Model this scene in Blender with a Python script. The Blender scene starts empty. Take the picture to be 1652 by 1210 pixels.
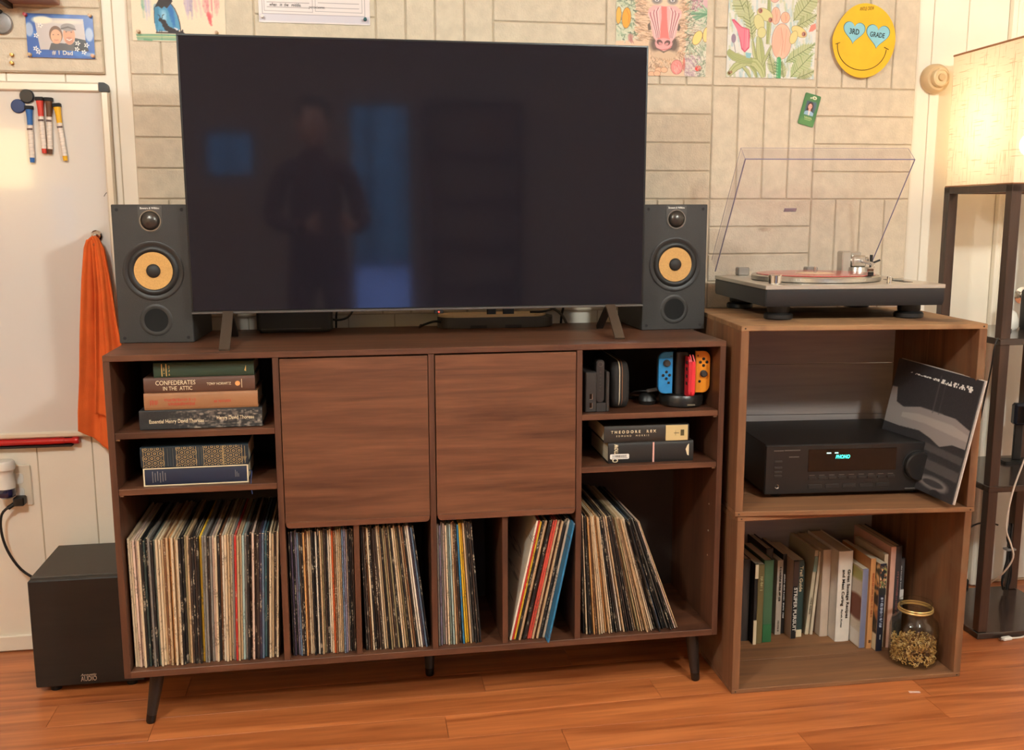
import bpy, bmesh, math, random
import numpy as np
from mathutils import Vector, Matrix

random.seed(7)
RNG = np.random.default_rng(11)
SC = bpy.context.scene
COL = SC.collection

# ------------------------------------------------------------------ camera
YAW, PITCH, ROLL = map(math.radians, (9.4124, 9.1742, -0.1481))
fwd = Vector((math.sin(YAW) * math.cos(PITCH), math.cos(YAW) * math.cos(PITCH), -math.sin(PITCH)))
rgt = Vector((math.cos(YAW), -math.sin(YAW), 0))
up = rgt.cross(fwd)
r2 = math.cos(ROLL) * rgt + math.sin(ROLL) * up
u2 = -math.sin(ROLL) * rgt + math.cos(ROLL) * up
cam_data = bpy.data.cameras.new('camera')
cam = bpy.data.objects.new('camera', cam_data)
COL.objects.link(cam)
M = Matrix((r2, u2, -fwd)).transposed().to_4x4()
M.translation = Vector((0.5381, -2.2362, 1.1888))
cam.matrix_world = M
cam_data.sensor_fit = 'HORIZONTAL'
cam_data.sensor_width = 36.0
cam_data.lens = 1578.35 / 1652 * 36.0
cam_data.clip_start = 0.02
SC.camera = cam

# ------------------------------------------------------------------ world, exposure
w = bpy.data.worlds.new('dusk_sky')
SC.world = w
w.use_nodes = True
bg = w.node_tree.nodes['Background']
bg.inputs[0].default_value = (0.30, 0.52, 1.0, 1)
bg.inputs[1].default_value = 6.5
SC.cycles.transparent_max_bounces = 24
SC.view_settings.view_transform = 'Standard'
SC.view_settings.look = 'None'
SC.view_settings.exposure = 0.0
SC.view_settings.gamma = 1.0
SC.view_settings.use_curve_mapping = False

CEILING_GLOBE_POWER = 265.0      # emission strength of the ceiling globe
CEILING_GLOBE_POS = (-0.35, -1.70, 2.27)
TOWER_BULB_WATTS = 1.7
BACK_SHADE_POWER = 9.0

# ------------------------------------------------------------------ helpers
def lin(c):
    r = []
    for v in c[:3]:
        v = v / 255.0
        r.append(v / 12.92 if v <= 0.04045 else ((v + 0.055) / 1.055) ** 2.4)
    return tuple(r)

MATS = {}

def mat(name, c, rough=0.6, metal=0.0, var=0.0, scale=20.0, stretch=(1, 1, 1), bump=0.0, bscale=None,
        spec=0.5, emit=None, estr=0.0, coat=0.0):
    """plain procedural material: base colour with noise variation and noise bump"""
    if name in MATS:
        return MATS[name]
    m = bpy.data.materials.new(name)
    m.use_nodes = True
    nt = m.node_tree
    b = nt.nodes['Principled BSDF']
    base = lin(c)
    b.inputs['Base Color'].default_value = (*base, 1)
    b.inputs['Roughness'].default_value = rough
    b.inputs['Metallic'].default_value = metal
    b.inputs['Specular IOR Level'].default_value = spec
    b.inputs['Coat Weight'].default_value = coat
    if emit:
        b.inputs['Emission Color'].default_value = (*lin(emit), 1)
        b.inputs['Emission Strength'].default_value = estr
    if var or bump:
        tc = nt.nodes.new('ShaderNodeTexCoord')
        mp = nt.nodes.new('ShaderNodeMapping')
        mp.inputs['Scale'].default_value = stretch
        nz = nt.nodes.new('ShaderNodeTexNoise')
        nz.inputs['Scale'].default_value = scale
        nz.inputs['Detail'].default_value = 6
        nt.links.new(tc.outputs['Object'], mp.inputs[0])
        nt.links.new(mp.outputs[0], nz.inputs['Vector'])
        if var:
            cr = nt.nodes.new('ShaderNodeValToRGB')
            cr.color_ramp.elements[0].position = 0.3
            cr.color_ramp.elements[1].position = 0.72
            cr.color_ramp.elements[0].color = (*[x * (1 - var) for x in base], 1)
            cr.color_ramp.elements[1].color = (*[min(1, x * (1 + var)) for x in base], 1)
            nt.links.new(nz.outputs[0], cr.inputs[0])
            nt.links.new(cr.outputs[0], b.inputs['Base Color'])
        if bump:
            nz2 = nz
            if bscale:
                nz2 = nt.nodes.new('ShaderNodeTexNoise')
                nz2.inputs['Scale'].default_value = bscale
                nt.links.new(mp.outputs[0], nz2.inputs['Vector'])
            bp = nt.nodes.new('ShaderNodeBump')
            bp.inputs['Strength'].default_value = bump
            bp.inputs['Distance'].default_value = 0.004
            nt.links.new(nz2.outputs[0], bp.inputs['Height'])
            nt.links.new(bp.outputs[0], b.inputs['Normal'])
    MATS[name] = m
    return m

def wood(name, dark, light, grain='X', scale=1.0, rough=0.45, contrast=(0.3, 0.7), perobj=0.0, worn=None, coat=0.0):
    """wood grain stretched along one axis"""
    if name in MATS:
        return MATS[name]
    m = bpy.data.materials.new(name)
    m.use_nodes = True
    nt = m.node_tree
    N, L = nt.nodes.new, nt.links.new
    b = nt.nodes['Principled BSDF']
    b.inputs['Roughness'].default_value = rough
    b.inputs['Coat Weight'].default_value = coat
    tc = N('ShaderNodeTexCoord')
    oi = N('ShaderNodeObjectInfo')
    add = N('ShaderNodeVectorMath'); add.operation = 'ADD'
    mul = N('ShaderNodeVectorMath'); mul.operation = 'SCALE'
    L(oi.outputs['Location'], mul.inputs[0]); mul.inputs['Scale'].default_value = 3.17 if perobj else 0.0
    L(tc.outputs['Object'], add.inputs[0]); L(mul.outputs[0], add.inputs[1])
    mp = N('ShaderNodeMapping')
    s = {'X': (0.9, 14, 14), 'Y': (14, 0.9, 14), 'Z': (14, 14, 0.9)}[grain]
    mp.inputs['Scale'].default_value = tuple(v * scale for v in s)
    L(add.outputs[0], mp.inputs[0])
    n1 = N('ShaderNodeTexNoise'); n1.inputs['Scale'].default_value = 1.6; n1.inputs['Detail'].default_value = 5
    n1.inputs['Distortion'].default_value = 1.2
    L(mp.outputs[0], n1.inputs['Vector'])
    n2 = N('ShaderNodeTexNoise'); n2.inputs['Scale'].default_value = 9.0; n2.inputs['Detail'].default_value = 8
    L(mp.outputs[0], n2.inputs['Vector'])
    mx = N('ShaderNodeMath'); mx.operation = 'MULTIPLY_ADD'
    L(n2.outputs[0], mx.inputs[0]); mx.inputs[1].default_value = 0.35
    sb = N('ShaderNodeMath'); sb.operation = 'MULTIPLY_ADD'; sb.inputs[1].default_value = 0.85; sb.inputs[2].default_value = -0.10
    L(n1.outputs[0], sb.inputs[0]); L(sb.outputs[0], mx.inputs[2])
    cr = N('ShaderNodeValToRGB')
    cr.color_ramp.elements[0].position, cr.color_ramp.elements[1].position = contrast
    cr.color_ramp.elements[0].color = (*lin(dark), 1)
    cr.color_ramp.elements[1].color = (*lin(light), 1)
    L(mx.outputs[0], cr.inputs[0])
    out = cr.outputs[0]
    if perobj:
        hs = N('ShaderNodeHueSaturation')
        mr = N('ShaderNodeMapRange')
        mr.inputs['To Min'].default_value = 1 - perobj; mr.inputs['To Max'].default_value = 1 + perobj
        L(oi.outputs['Random'], mr.inputs['Value']); L(mr.outputs[0], hs.inputs['Value']); L(out, hs.inputs['Color'])
        out = hs.outputs[0]
    if worn:
        n3 = N('ShaderNodeTexNoise'); n3.inputs['Scale'].default_value = 7.0; n3.inputs['Detail'].default_value = 7
        L(add.outputs[0], n3.inputs['Vector'])
        c3 = N('ShaderNodeValToRGB'); c3.color_ramp.elements[0].position = 0.52; c3.color_ramp.elements[1].position = 0.66
        L(n3.outputs[0], c3.inputs[0])
        mm = N('ShaderNodeMix'); mm.data_type = 'RGBA'
        L(c3.outputs[0], mm.inputs['Factor']); L(out, mm.inputs['A']); mm.inputs['B'].default_value = (*lin(worn), 1)
        out = mm.outputs['Result']
    L(out, b.inputs['Base Color'])
    bp = N('ShaderNodeBump'); bp.inputs['Strength'].default_value = 0.12; bp.inputs['Distance'].default_value = 0.002
    L(mx.outputs[0], bp.inputs['Height']); L(bp.outputs[0], b.inputs['Normal'])
    MATS[name] = m
    return m

def vcol(name='printed_paper', rough=0.6, coat=0.0):
    if name in MATS:
        return MATS[name]
    m = bpy.data.materials.new(name); m.use_nodes = True
    nt = m.node_tree; b = nt.nodes['Principled BSDF']
    b.inputs['Roughness'].default_value = rough; b.inputs['Coat Weight'].default_value = coat
    b.inputs['Coat Roughness'].default_value = 0.12
    a = nt.nodes.new('ShaderNodeAttribute'); a.attribute_name = 'paint'
    nt.links.new(a.outputs['Color'], b.inputs['Base Color'])
    MATS[name] = m
    return m

def clear(name, tint=(1, 1, 1), gloss=0.06, rough=0.03, fres=.5):
    """thin clear plastic / glass wall: transparent with fresnel gloss"""
    if name in MATS:
        return MATS[name]
    m = bpy.data.materials.new(name); m.use_nodes = True
    nt = m.node_tree; N, L = nt.nodes.new, nt.links.new
    nt.nodes.remove(nt.nodes['Principled BSDF'])
    o = nt.nodes['Material Output']
    t = N('ShaderNodeBsdfTransparent'); t.inputs[0].default_value = (*tint, 1)
    g = N('ShaderNodeBsdfGlossy'); g.inputs['Roughness'].default_value = rough
    f = N('ShaderNodeLayerWeight'); f.inputs[0].default_value = .5
    pw_ = N('ShaderNodeMath'); pw_.operation = 'POWER'; pw_.inputs[1].default_value = 5.0
    ml = N('ShaderNodeMath'); ml.operation = 'MULTIPLY'; ml.inputs[1].default_value = fres
    a = N('ShaderNodeMath'); a.operation = 'ADD'; a.inputs[1].default_value = gloss; a.use_clamp = True
    x = N('ShaderNodeMixShader')
    L(f.outputs['Facing'], pw_.inputs[0]); L(pw_.outputs[0], ml.inputs[0]); L(ml.outputs[0], a.inputs[0]); L(a.outputs[0], x.inputs[0]); L(t.outputs[0], x.inputs[1]); L(g.outputs[0], x.inputs[2])
    L(x.outputs[0], o.inputs[0])
    MATS[name] = m
    return m

class MB:
    def __init__(s):
        s.bm = bmesh.new()

    def _mi(s, faces, mi):
        for f in faces:
            f.material_index = mi

    def box(s, x0, x1, y0, y1, z0, z1, bev=0.0, mi=0, seg=1, mtx=None):
        r = bmesh.ops.create_cube(s.bm, size=1)
        vs = r['verts']
        for v in vs:
            v.co = Vector((x0 + (v.co.x + .5) * (x1 - x0), y0 + (v.co.y + .5) * (y1 - y0), z0 + (v.co.z + .5) * (z1 - z0)))
        fs = list({f for v in vs for f in v.link_faces})
        s._mi(fs, mi)
        if bev:
            es = list({e for v in vs for e in v.link_edges})
            rr = bmesh.ops.bevel(s.bm, geom=es, offset=bev, segments=seg, affect='EDGES', clamp_overlap=True, material=-1)
            s._mi(rr['faces'], mi)
            if mtx:
                raise ValueError
        elif mtx:
            for v in vs:
                v.co = mtx @ v.co
        return s

    def obox(s, c, size, rot, bev=0.0, mi=0):
        """oriented box: centre, size, 3x3/4x4 rotation"""
        r = bmesh.ops.create_cube(s.bm, size=1)
        vs = r['verts']
        R3 = rot.to_3x3()
        for v in vs:
            v.co = Vector(c) + R3 @ Vector((v.co.x * size[0], v.co.y * size[1], v.co.z * size[2]))
        s._mi({f for v in vs for f in v.link_faces}, mi)
        if bev:
            es = list({e for v in vs for e in v.link_edges})
            rr = bmesh.ops.bevel(s.bm, geom=es, offset=bev, segments=1, affect='EDGES', clamp_overlap=True, material=-1)
            s._mi(rr['faces'], mi)
        return s

    def lathe(s, prof, c=(0, 0, 0), axis='Z', n=32, mi=0, close=False):
        """profile of (radius, height) revolved about an axis through c"""
        c = Vector(c)
        ax = {'X': (Vector((0, 1, 0)), Vector((0, 0, 1)), Vector((1, 0, 0))),
              'Y': (Vector((1, 0, 0)), Vector((0, 0, 1)), Vector((0, -1, 0))),
              'Z': (Vector((1, 0, 0)), Vector((0, 1, 0)), Vector((0, 0, 1)))}[axis] if isinstance(axis, str) else axis
        rings = []
        for r, h in prof:
            if r < 1e-6:
                rings.append([s.bm.verts.new(c + ax[2] * h)])
            else:
                rings.append([s.bm.verts.new(c + ax[0] * (r * math.cos(2 * math.pi * i / n)) + ax[1] * (r * math.sin(2 * math.pi * i / n)) + ax[2] * h) for i in range(n)])
        fs = []
        pairs = list(zip(rings, rings[1:]))
        if close:
            pairs.append((rings[-1], rings[0]))
        for a, b in pairs:
            for i in range(n):
                j = (i + 1) % n
                if len(a) == 1 and len(b) == 1:
                    continue
                if len(a) == 1:
                    fs.append(s.bm.faces.new((a[0], b[i], b[j])))
                elif len(b) == 1:
                    fs.append(s.bm.faces.new((a[i], a[j], b[0])))
                else:
                    fs.append(s.bm.faces.new((a[i], a[j], b[j], b[i])))
        s._mi(fs, mi)
        return s

    def cone(s, p0, p1, r0, r1, n=20, mi=0):
        p0, p1 = Vector(p0), Vector(p1)
        d = (p1 - p0); L = d.length; d.normalize()
        t = Vector((1, 0, 0)) if abs(d.x) < .8 else Vector((0, 1, 0))
        a = d.cross(t).normalized(); b = d.cross(a)
        return s.lathe([(0, 0), (r0, 0), (r1, L), (0, L)], p0, (a, b, d), n, mi)

    def tube(s, pts, r, n=8, mi=0, smooth=3):
        P = [Vector(p) for p in pts]
        if smooth and len(P) > 2:
            out = []
            Q = [P[0]] + P + [P[-1]]
            for i in range(1, len(Q) - 2):
                for k in range(smooth + 1):
                    t = k / (smooth + 1)
                    p0, p1, p2, p3 = Q[i - 1], Q[i], Q[i + 1], Q[i + 2]
                    out.append(0.5 * ((2 * p1) + (-p0 + p2) * t + (2 * p0 - 5 * p1 + 4 * p2 - p3) * t * t + (-p0 + 3 * p1 - 3 * p2 + p3) * t ** 3))
            out.append(P[-1]); P = out
        rings = []; prev = None
        for i, p in enumerate(P):
            d = (P[min(i + 1, len(P) - 1)] - P[max(i - 1, 0)])
            if d.length < 1e-9:
                d = Vector((0, 0, 1))
            d.normalize()
            if prev is None:
                t = Vector((0, 0, 1)) if abs(d.z) < .9 else Vector((1, 0, 0))
                a = d.cross(t).normalized()
            else:
                a = (prev - d * prev.dot(d)).normalized()
            prev = a; b = d.cross(a)
            rad = r[i * (len(r) - 1) // max(1, len(P) - 1)] if isinstance(r, (list, tuple)) else r
            rings.append([s.bm.verts.new(p + a * rad * math.cos(2 * math.pi * k / n) + b * rad * math.sin(2 * math.pi * k / n)) for k in range(n)])
        fs = []
        for A, B in zip(rings, rings[1:]):
            for k in range(n):
                fs.append(s.bm.faces.new((A[k], A[(k + 1) % n], B[(k + 1) % n], B[k])))
        fs.append(s.bm.faces.new(rings[0][::-1])); fs.append(s.bm.faces.new(rings[-1]))
        s._mi(fs, mi)
        return s

    def prism(s, pts, d0, d1, plane='XZ', mi=0, bev=0.0):
        """extrude a 2D outline; plane XZ extrudes along Y, XY along Z, YZ along X"""
        def P(a, b, d):
            return {'XZ': (a, d, b), 'XY': (a, b, d), 'YZ': (d, a, b)}[plane]
        A = [s.bm.verts.new(P(a, b, d0)) for a, b in pts]
        B = [s.bm.verts.new(P(a, b, d1)) for a, b in pts]
        fs = [s.bm.faces.new(A), s.bm.faces.new(B[::-1])]
        n = len(pts)
        for i in range(n):
            fs.append(s.bm.faces.new((A[i], B[i], B[(i + 1) % n], A[(i + 1) % n])))
        s._mi(fs, mi)
        if bev:
            es = [e for e in {e for f in fs[:2] for e in f.edges}]
            bmesh.ops.bevel(s.bm, geom=es, offset=bev, segments=2, affect='EDGES', clamp_overlap=True, material=-1)
        return s

    def mesh(s, name, mats, smooth=True, angle=35):
        bmesh.ops.recalc_face_normals(s.bm, faces=s.bm.faces[:])
        me = bpy.data.meshes.new(name)
        s.bm.to_mesh(me); s.bm.free()
        for m in (mats if isinstance(mats, (list, tuple)) else [mats]):
            me.materials.append(m)
        if smooth:
            me.polygons.foreach_set('use_smooth', [True] * len(me.polygons))
            me.set_sharp_from_angle(angle=math.radians(angle))
        return me

    def obj(s, name, mats, parent=None, smooth=True, angle=35, loc=None, rot=None):
        return link(name, s.mesh(name, mats, smooth, angle), parent, loc, rot)

def link(name, me, parent=None, loc=None, rot=None):
    o = bpy.data.objects.new(name, me); COL.objects.link(o)
    if parent:
        o.parent = parent
    if loc:
        o.location = loc
    if rot:
        o.rotation_euler = rot
    return o

def thing(name, label, cat, loc=(0, 0, 0), rotz=0.0, group=None, rot=None):
    o = bpy.data.objects.new(name, None); COL.objects.link(o)
    o.empty_display_size = 0.03
    o.location = loc
    o.rotation_euler = rot if rot else (0, 0, math.radians(rotz))
    return tag(o, label, cat, group)

def tag(o, label, cat, group=None):
    o['label'] = label; o['category'] = cat
    if group:
        o['group'] = group
    return o

def struct(o):
    o['kind'] = 'structure'
    return o

def rrect(x0, x1, z0, z1, r, n=6, corners=(1, 1, 1, 1)):
    """rounded rectangle outline: corners bl, br, tr, tl"""
    pts = []
    for (cx, cz, a0, k) in ((x0 + r, z0 + r, 180, 0), (x1 - r, z0 + r, 270, 1), (x1 - r, z1 - r, 0, 2), (x0 + r, z1 - r, 90, 3)):
        if corners[k]:
            for i in range(n + 1):
                a = math.radians(a0 + 90 * i / n)
                pts.append((cx + r * math.cos(a), cz + r * math.sin(a)))
        else:
            pts.append(((x0, z0), (x1, z0), (x1, z1), (x0, z1))[k])
    return pts

def text(body, m, parent, c, width=None, height=None, rot=(90, 0, 0), name='lettering', depth=0.0004, size=1.0, shear=0.0, bold=0.0, spacing=1.0):
    """lettering as thin solid mesh, fitted to a width/height and centred on c (local to parent)"""
    cu = bpy.data.curves.new(name, 'FONT')
    cu.body = body; cu.size = size; cu.align_x = 'CENTER'; cu.align_y = 'CENTER'; cu.resolution_u = 3
    cu.space_character = spacing; cu.shear = shear; cu.offset = bold; cu.space_line = 0.95
    tmp = bpy.data.objects.new('tmp', cu)
    me = bpy.data.meshes.new_from_object(tmp)
    bpy.data.objects.remove(tmp)
    co = np.empty(len(me.vertices) * 3); me.vertices.foreach_get('co', co); co = co.reshape(-1, 3)
    mn, mx = co.min(0), co.max(0)
    co[:, :2] -= (mn[:2] + mx[:2]) / 2
    sx = width / (mx[0] - mn[0]) if width else None
    sy = height / (mx[1] - mn[1]) if height else None
    sx = sx or sy; sy = sy or sx
    co[:, 0] *= sx; co[:, 1] *= sy
    me.vertices.foreach_set('co', co.ravel())
    me.materials.append(m)
    bm = bmesh.new(); bm.from_mesh(me)
    r = bmesh.ops.extrude_face_region(bm, geom=bm.faces[:])
    for v in [g for g in r['geom'] if isinstance(g, bmesh.types.BMVert)]:
        v.co.z += depth
    bmesh.ops.recalc_face_normals(bm, faces=bm.faces[:])
    bm.to_mesh(me); bm.free()
    me.name = name
    return link(name, me, parent, c, tuple(math.radians(a) for a in rot))

# ---- small painter: flat prints become vertex colours on a fine grid
class Cv:
    def __init__(s, w, h, bgc, grain=0.0):
        s.w, s.h = w, h
        s.a = np.ones((h, w, 3)) * np.array(bgc, float)
        s.Y, s.X = np.mgrid[0:h, 0:w].astype(float)
        s.tf = lambda x, y: (x, y)
        s.k = 1.0
        if grain:
            s.a += RNG.normal(0, grain, (h, w, 1))

    def blend(s, mask, c, sl=(slice(None), slice(None))):
        mask = np.clip(mask, 0, 1)[..., None]
        s.a[sl] = s.a[sl] * (1 - mask) + np.array(c, float) * mask

    def _sl(s, x0, x1, y0, y1):
        return (slice(max(0, int(y0) - 2), max(0, min(s.h, int(y1) + 3))), slice(max(0, int(x0) - 2), max(0, min(s.w, int(x1) + 3))))

    def ell(s, cx, cy, rx, ry, c, rot=0.0, op=1.0, soft=0.8):
        cx, cy = s.tf(cx, cy); rx, ry = max(.6, rx * s.k), max(.6, ry * s.k)
        R = max(rx, ry)
        sl = s._sl(cx - R, cx + R, cy - R, cy + R)
        X, Y = s.X[sl] - cx, s.Y[sl] - cy
        if X.size == 0:
            return s
        a = math.radians(rot)
        U, V = X * math.cos(a) + Y * math.sin(a), -X * math.sin(a) + Y * math.cos(a)
        d = (np.sqrt((U / rx) ** 2 + (V / ry) ** 2) - 1) * min(rx, ry)
        s.blend(op * np.clip(.5 - d / soft, 0, 1), c, sl)
        return s

    def poly(s, pts, c, op=1.0):
        P = [s.tf(*p) for p in pts]
        xs, ys = [p[0] for p in P], [p[1] for p in P]
        sl = s._sl(min(xs), max(xs), min(ys), max(ys))
        X, Y = s.X[sl], s.Y[sl]
        if X.size == 0:
            return s
        acc = np.zeros(X.shape)
        for ox, oy in ((-.25, -.25), (.25, -.25), (-.25, .25), (.25, .25)):
            ins = np.zeros(X.shape, bool); n = len(P)
            for i in range(n):
                (x0, y0), (x1, y1) = P[i], P[(i + 1) % n]
                if y0 == y1:
                    continue
                cond = ((y0 > Y + oy) != (y1 > Y + oy)) & (X + ox < (x1 - x0) * (Y + oy - y0) / (y1 - y0) + x0)
                ins ^= cond
            acc += ins
        s.blend(op * acc / 4, c, sl)
        return s

    def line(s, pts, wd, c, op=1.0, taper=False):
        P = [s.tf(*p) for p in pts]; wd = max(wd * s.k, .7)
        n = len(P) - 1
        for i, ((x0, y0), (x1, y1)) in enumerate(zip(P, P[1:])):
            ww = wd * (1 - .7 * i / n) if taper else wd
            sl = s._sl(min(x0, x1) - wd, max(x0, x1) + wd, min(y0, y1) - wd, max(y0, y1) + wd)
            X, Y = s.X[sl], s.Y[sl]
            if X.size == 0:
                continue
            dx, dy = x1 - x0, y1 - y0
            t = np.clip(((X - x0) * dx + (Y - y0) * dy) / (dx * dx + dy * dy + 1e-9), 0, 1)
            d = np.hypot(X - x0 - t * dx, Y - y0 - t * dy)
            s.blend(op * np.clip(ww / 2 - d + .5, 0, 1), c, sl)
        return s

    def sheet(s, name, w, h, parent, loc=(0, 0, 0), m=None, curl=None, rot=None):
        """grid facing -Y, lower-left corner at local (0,0,0)"""
        W, H = s.w, s.h
        x = np.linspace(0, w, W); z = np.linspace(h, 0, H)
        Xg, Zg = np.meshgrid(x, z)
        Yg = curl(Xg / w, Zg / h) if curl else np.zeros_like(Xg)
        co = np.stack([Xg, Yg, Zg], -1).reshape(-1, 3)
        i = np.arange(W * H).reshape(H, W)
        q = np.stack([i[1:, :-1], i[1:, 1:], i[:-1, 1:], i[:-1, :-1]], -1).reshape(-1, 4)
        me = bpy.data.meshes.new(name)
        me.vertices.add(len(co)); me.vertices.foreach_set('co', co.ravel())
        me.loops.add(q.size); me.loops.foreach_set('vertex_index', q.ravel())
        me.polygons.add(len(q)); me.polygons.foreach_set('loop_start', np.arange(0, q.size, 4))
        me.update(calc_edges=True)
        v = np.clip(s.a, 0, 255) / 255
        v = np.where(v <= .04045, v / 12.92, ((v + .055) / 1.055) ** 2.4)
        at = me.color_attributes.new('paint', 'FLOAT_COLOR', 'POINT')
        at.data.foreach_set('color', np.concatenate([v, np.ones((H, W, 1))], -1).astype(np.float32).ravel())
        me.materials.append(m or vcol())
        return link(name, me, parent, loc, rot)

# ------------------------------------------------------------------ common materials
WALL_PAINT = mat('cream_wall_paint', (240, 230, 212), 0.55, var=0.03, scale=6, bump=0.05, bscale=60)
CEIL_PAINT = mat('ceiling_paint', (236, 230, 218), 0.8, var=0.02)
FIBER = mat('fiberboard', (214, 199, 176), 0.9, var=0.08, scale=38, bump=0.35, bscale=220)
FIBER_GROOVE = mat('fiberboard_groove', (200, 183, 158), 0.9, var=0.08, scale=40)
WALNUT = wood('walnut_laminate', (62, 36, 24), (108, 68, 46), 'X', 1.0, 0.42)
WALNUT_V = wood('walnut_laminate_upright', (58, 34, 23), (100, 62, 42), 'Z', 1.0, 0.45)
WALNUT_DOOR = wood('walnut_door', (70, 41, 27), (122, 79, 54), 'X', 1.25, 0.40, contrast=(0.25, 0.74), perobj=0.02)
BACKING = mat('dark_backing', (48, 34, 26), 0.7, var=0.1)
BLACK = mat('black_plastic', (20, 19, 18), 0.45)
BLACK_SOFT = mat('black_rubber', (16, 15, 15), 0.75)
BLACK_GLOSS = mat('black_gloss', (12, 12, 12), 0.15)
CHAR = mat('charcoal_vinyl', (44, 42, 40), 0.55, var=0.08, scale=300, bump=0.1, bscale=500)
METAL = mat('brushed_metal', (200, 196, 188), 0.3, metal=1.0)
CHROME = mat('chrome', (225, 222, 218), 0.12, metal=1.0)
WHITE_PL = mat('white_plastic', (232, 228, 218), 0.4)
PAPER = mat('white_paper', (236, 230, 222), 0.8)
PAGES = mat('book_pages', (214, 198, 168), 0.85, var=0.12, scale=8, stretch=(1, 1, 60))
GOLD = mat('brass', (206, 160, 84), 0.3, metal=1.0)
LETTER_CREAM = mat('cream_ink', (226, 208, 172), 0.6)
LETTER_GOLD = mat('gold_ink', (206, 166, 96), 0.45)
LETTER_WHITE = mat('white_ink', (238, 234, 226), 0.6)
LETTER_RED = mat('red_ink', (176, 62, 44), 0.7)
LETTER_BLACK = mat('black_ink', (30, 26, 24), 0.7)

YW = 0.5313           # painted wall face
YF = 0.5168           # fiberboard face

# ================================================================== SETTING
X0, X1, YB, ZC = -3.0, 3.7, -6.0, 2.45

fl = MB(); fl.box(X0, X1, YB, YW + .1, -0.06, -0.003)
FLOOR_W = wood('oak_laminate_base', (150, 84, 46), (196, 124, 76), 'X', 1.0, 0.35, contrast=(.25, .75))
floor = struct(fl.obj('floor', FLOOR_W))
PLANK = wood('oak_laminate', (138, 68, 31), (202, 120, 67), 'X', 0.75, 0.36, contrast=(0.27, 0.66), perobj=0.10, coat=0.15)
strip = 0.1055
yy = -0.0388 + strip * 5
row = 5
JOINTS = {0: (0.7355,), -1: (1.0, 1.54), 1: (1.30, -0.20), 2: (-0.02, 0.9), -2: (0.30, 1.75)}
while row > -22:
    y1 = -0.0388 + strip * row
    y0 = y1 - strip
    if row in (0, -1, -2, 1, 2):
        js = {0: [-2.1, -0.9, 0.7355, 1.95, 3.0], -1: [-2.4, -1.1, -0.1, 1.0, 1.93, 2.8], -2: [-1.9, -0.6, 0.36, 1.54, 2.6],
              1: [-2.3, -1.2, 0.05, 1.28, 2.4], 2: [-1.7, -0.2, 0.85, 2.05, 3.1]}[row]
    else:
        js = []; x = X0 + random.uniform(.3, 1.0)
        while x < X1 - .3:
            js.append(x); x += random.uniform(.8, 1.3)
    if y0 < -1.75:
        break
    xs = [X0] + js + [X1]
    for a, b in zip(xs, xs[1:]):
        yt = min(y1, YW - .001)
        if yt - y0 < .02:
            continue
        m_ = MB(); L = b - a
        m_.box(-L / 2 + .0005, L / 2 - .0005, -(yt - y0) / 2 + .0004, (yt - y0) / 2 - .0004, -.008, 0, bev=.0003)
        o = m_.obj('plank', PLANK, floor, smooth=False); o.location = ((a + b) / 2, (yt + y0) / 2, 0)
    row -= 1

# back wall: slab with painted vertical panels and two fields of fiberboard tiles
wb = MB(); wb.box(X0, X1, YW + .003, YW + .12, 0, ZC)
wall_back = struct(wb.obj('wall_back', mat('panel_groove_paint', (196, 180, 154), 0.7)))
gr = [X0, -2.6, -2.2, -1.85, -1.5, -1.22, -.92, -.63, -.46, -.312, -.169, -.045, .115, .262, .395, .533, .662, .80, .95, 1.09, 1.25, 1.41, 1.56, 1.7, 1.85, 2.0, 2.13, 2.26, 2.372, 2.505]
for a, b in zip(gr, gr[1:]):
    m_ = MB(); m_.box(a + .0012, b - .0012, YW, YW + .005, 0.0, ZC, bev=.0012)
    m_.obj('panel', WALL_PAINT, wall_back, smooth=False)
for nm, a, b, z0, z1 in (('a', -.006, 2.206, .92, ZC - .06), ('b', -1.9, -.070, 1.557, ZC - .06)):
    m_ = MB(); m_.box(a, b, YW - .0105, YW, z0, z1)
    m_.obj('fiberboard_backing', FIBER_GROOVE, wall_back, smooth=False)
PIT = 0.0796
cols = [-.006, .311, .628, .945, 1.262, 1.577, 1.893, 2.206]
rows = [.920, 1.238, 1.556, 1.874, 2.192, 2.39]
def fplank(x0, x1, z0, z1):
    g = .0017
    m_ = MB(); m_.box(x0 + g, x1 - g, YF, YW - .010, z0 + g, z1 - g, bev=.0024)
    o = m_.obj('fiberboard_plank', FIBER, wall_back, smooth=False)
for r_ in range(5):
    for c_ in range(7):
        x0, x1, z0, z1 = cols[c_], cols[c_ + 1], rows[r_], rows[r_ + 1]
        vert = (c_ + r_) % 2 == 0
        if vert:
            d = (x1 - x0) / 4
            for i in range(4):
                fplank(x0 + i * d, x0 + (i + 1) * d, z0, z1)
        else:
            n = 4 if r_ < 4 else 2
            d = (z1 - z0) / n
            for i in range(n):
                fplank(x0, x1, z0 + i * d, z0 + (i + 1) * d)
for c_ in range(3):
    x1 = -.070 - c_ * .3184; x0 = x1 - .3184
    for r_ in range(2):
        z0 = 1.557 + r_ * .3184
        for i in range(4):
            if (c_ + r_) % 2 == 0:
                fplank(x0, x1, z0 + i * PIT, z0 + (i + 1) * PIT)
            else:
                fplank(x0 + i * PIT, x0 + (i + 1) * PIT, z0, z0 + .3184)
m_ = MB(); m_.box(X0, 2.50, YW - .011, YW, 0, .045, bev=.003)
bb = struct(m_.obj('baseboard_back', WALL_PAINT))

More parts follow.
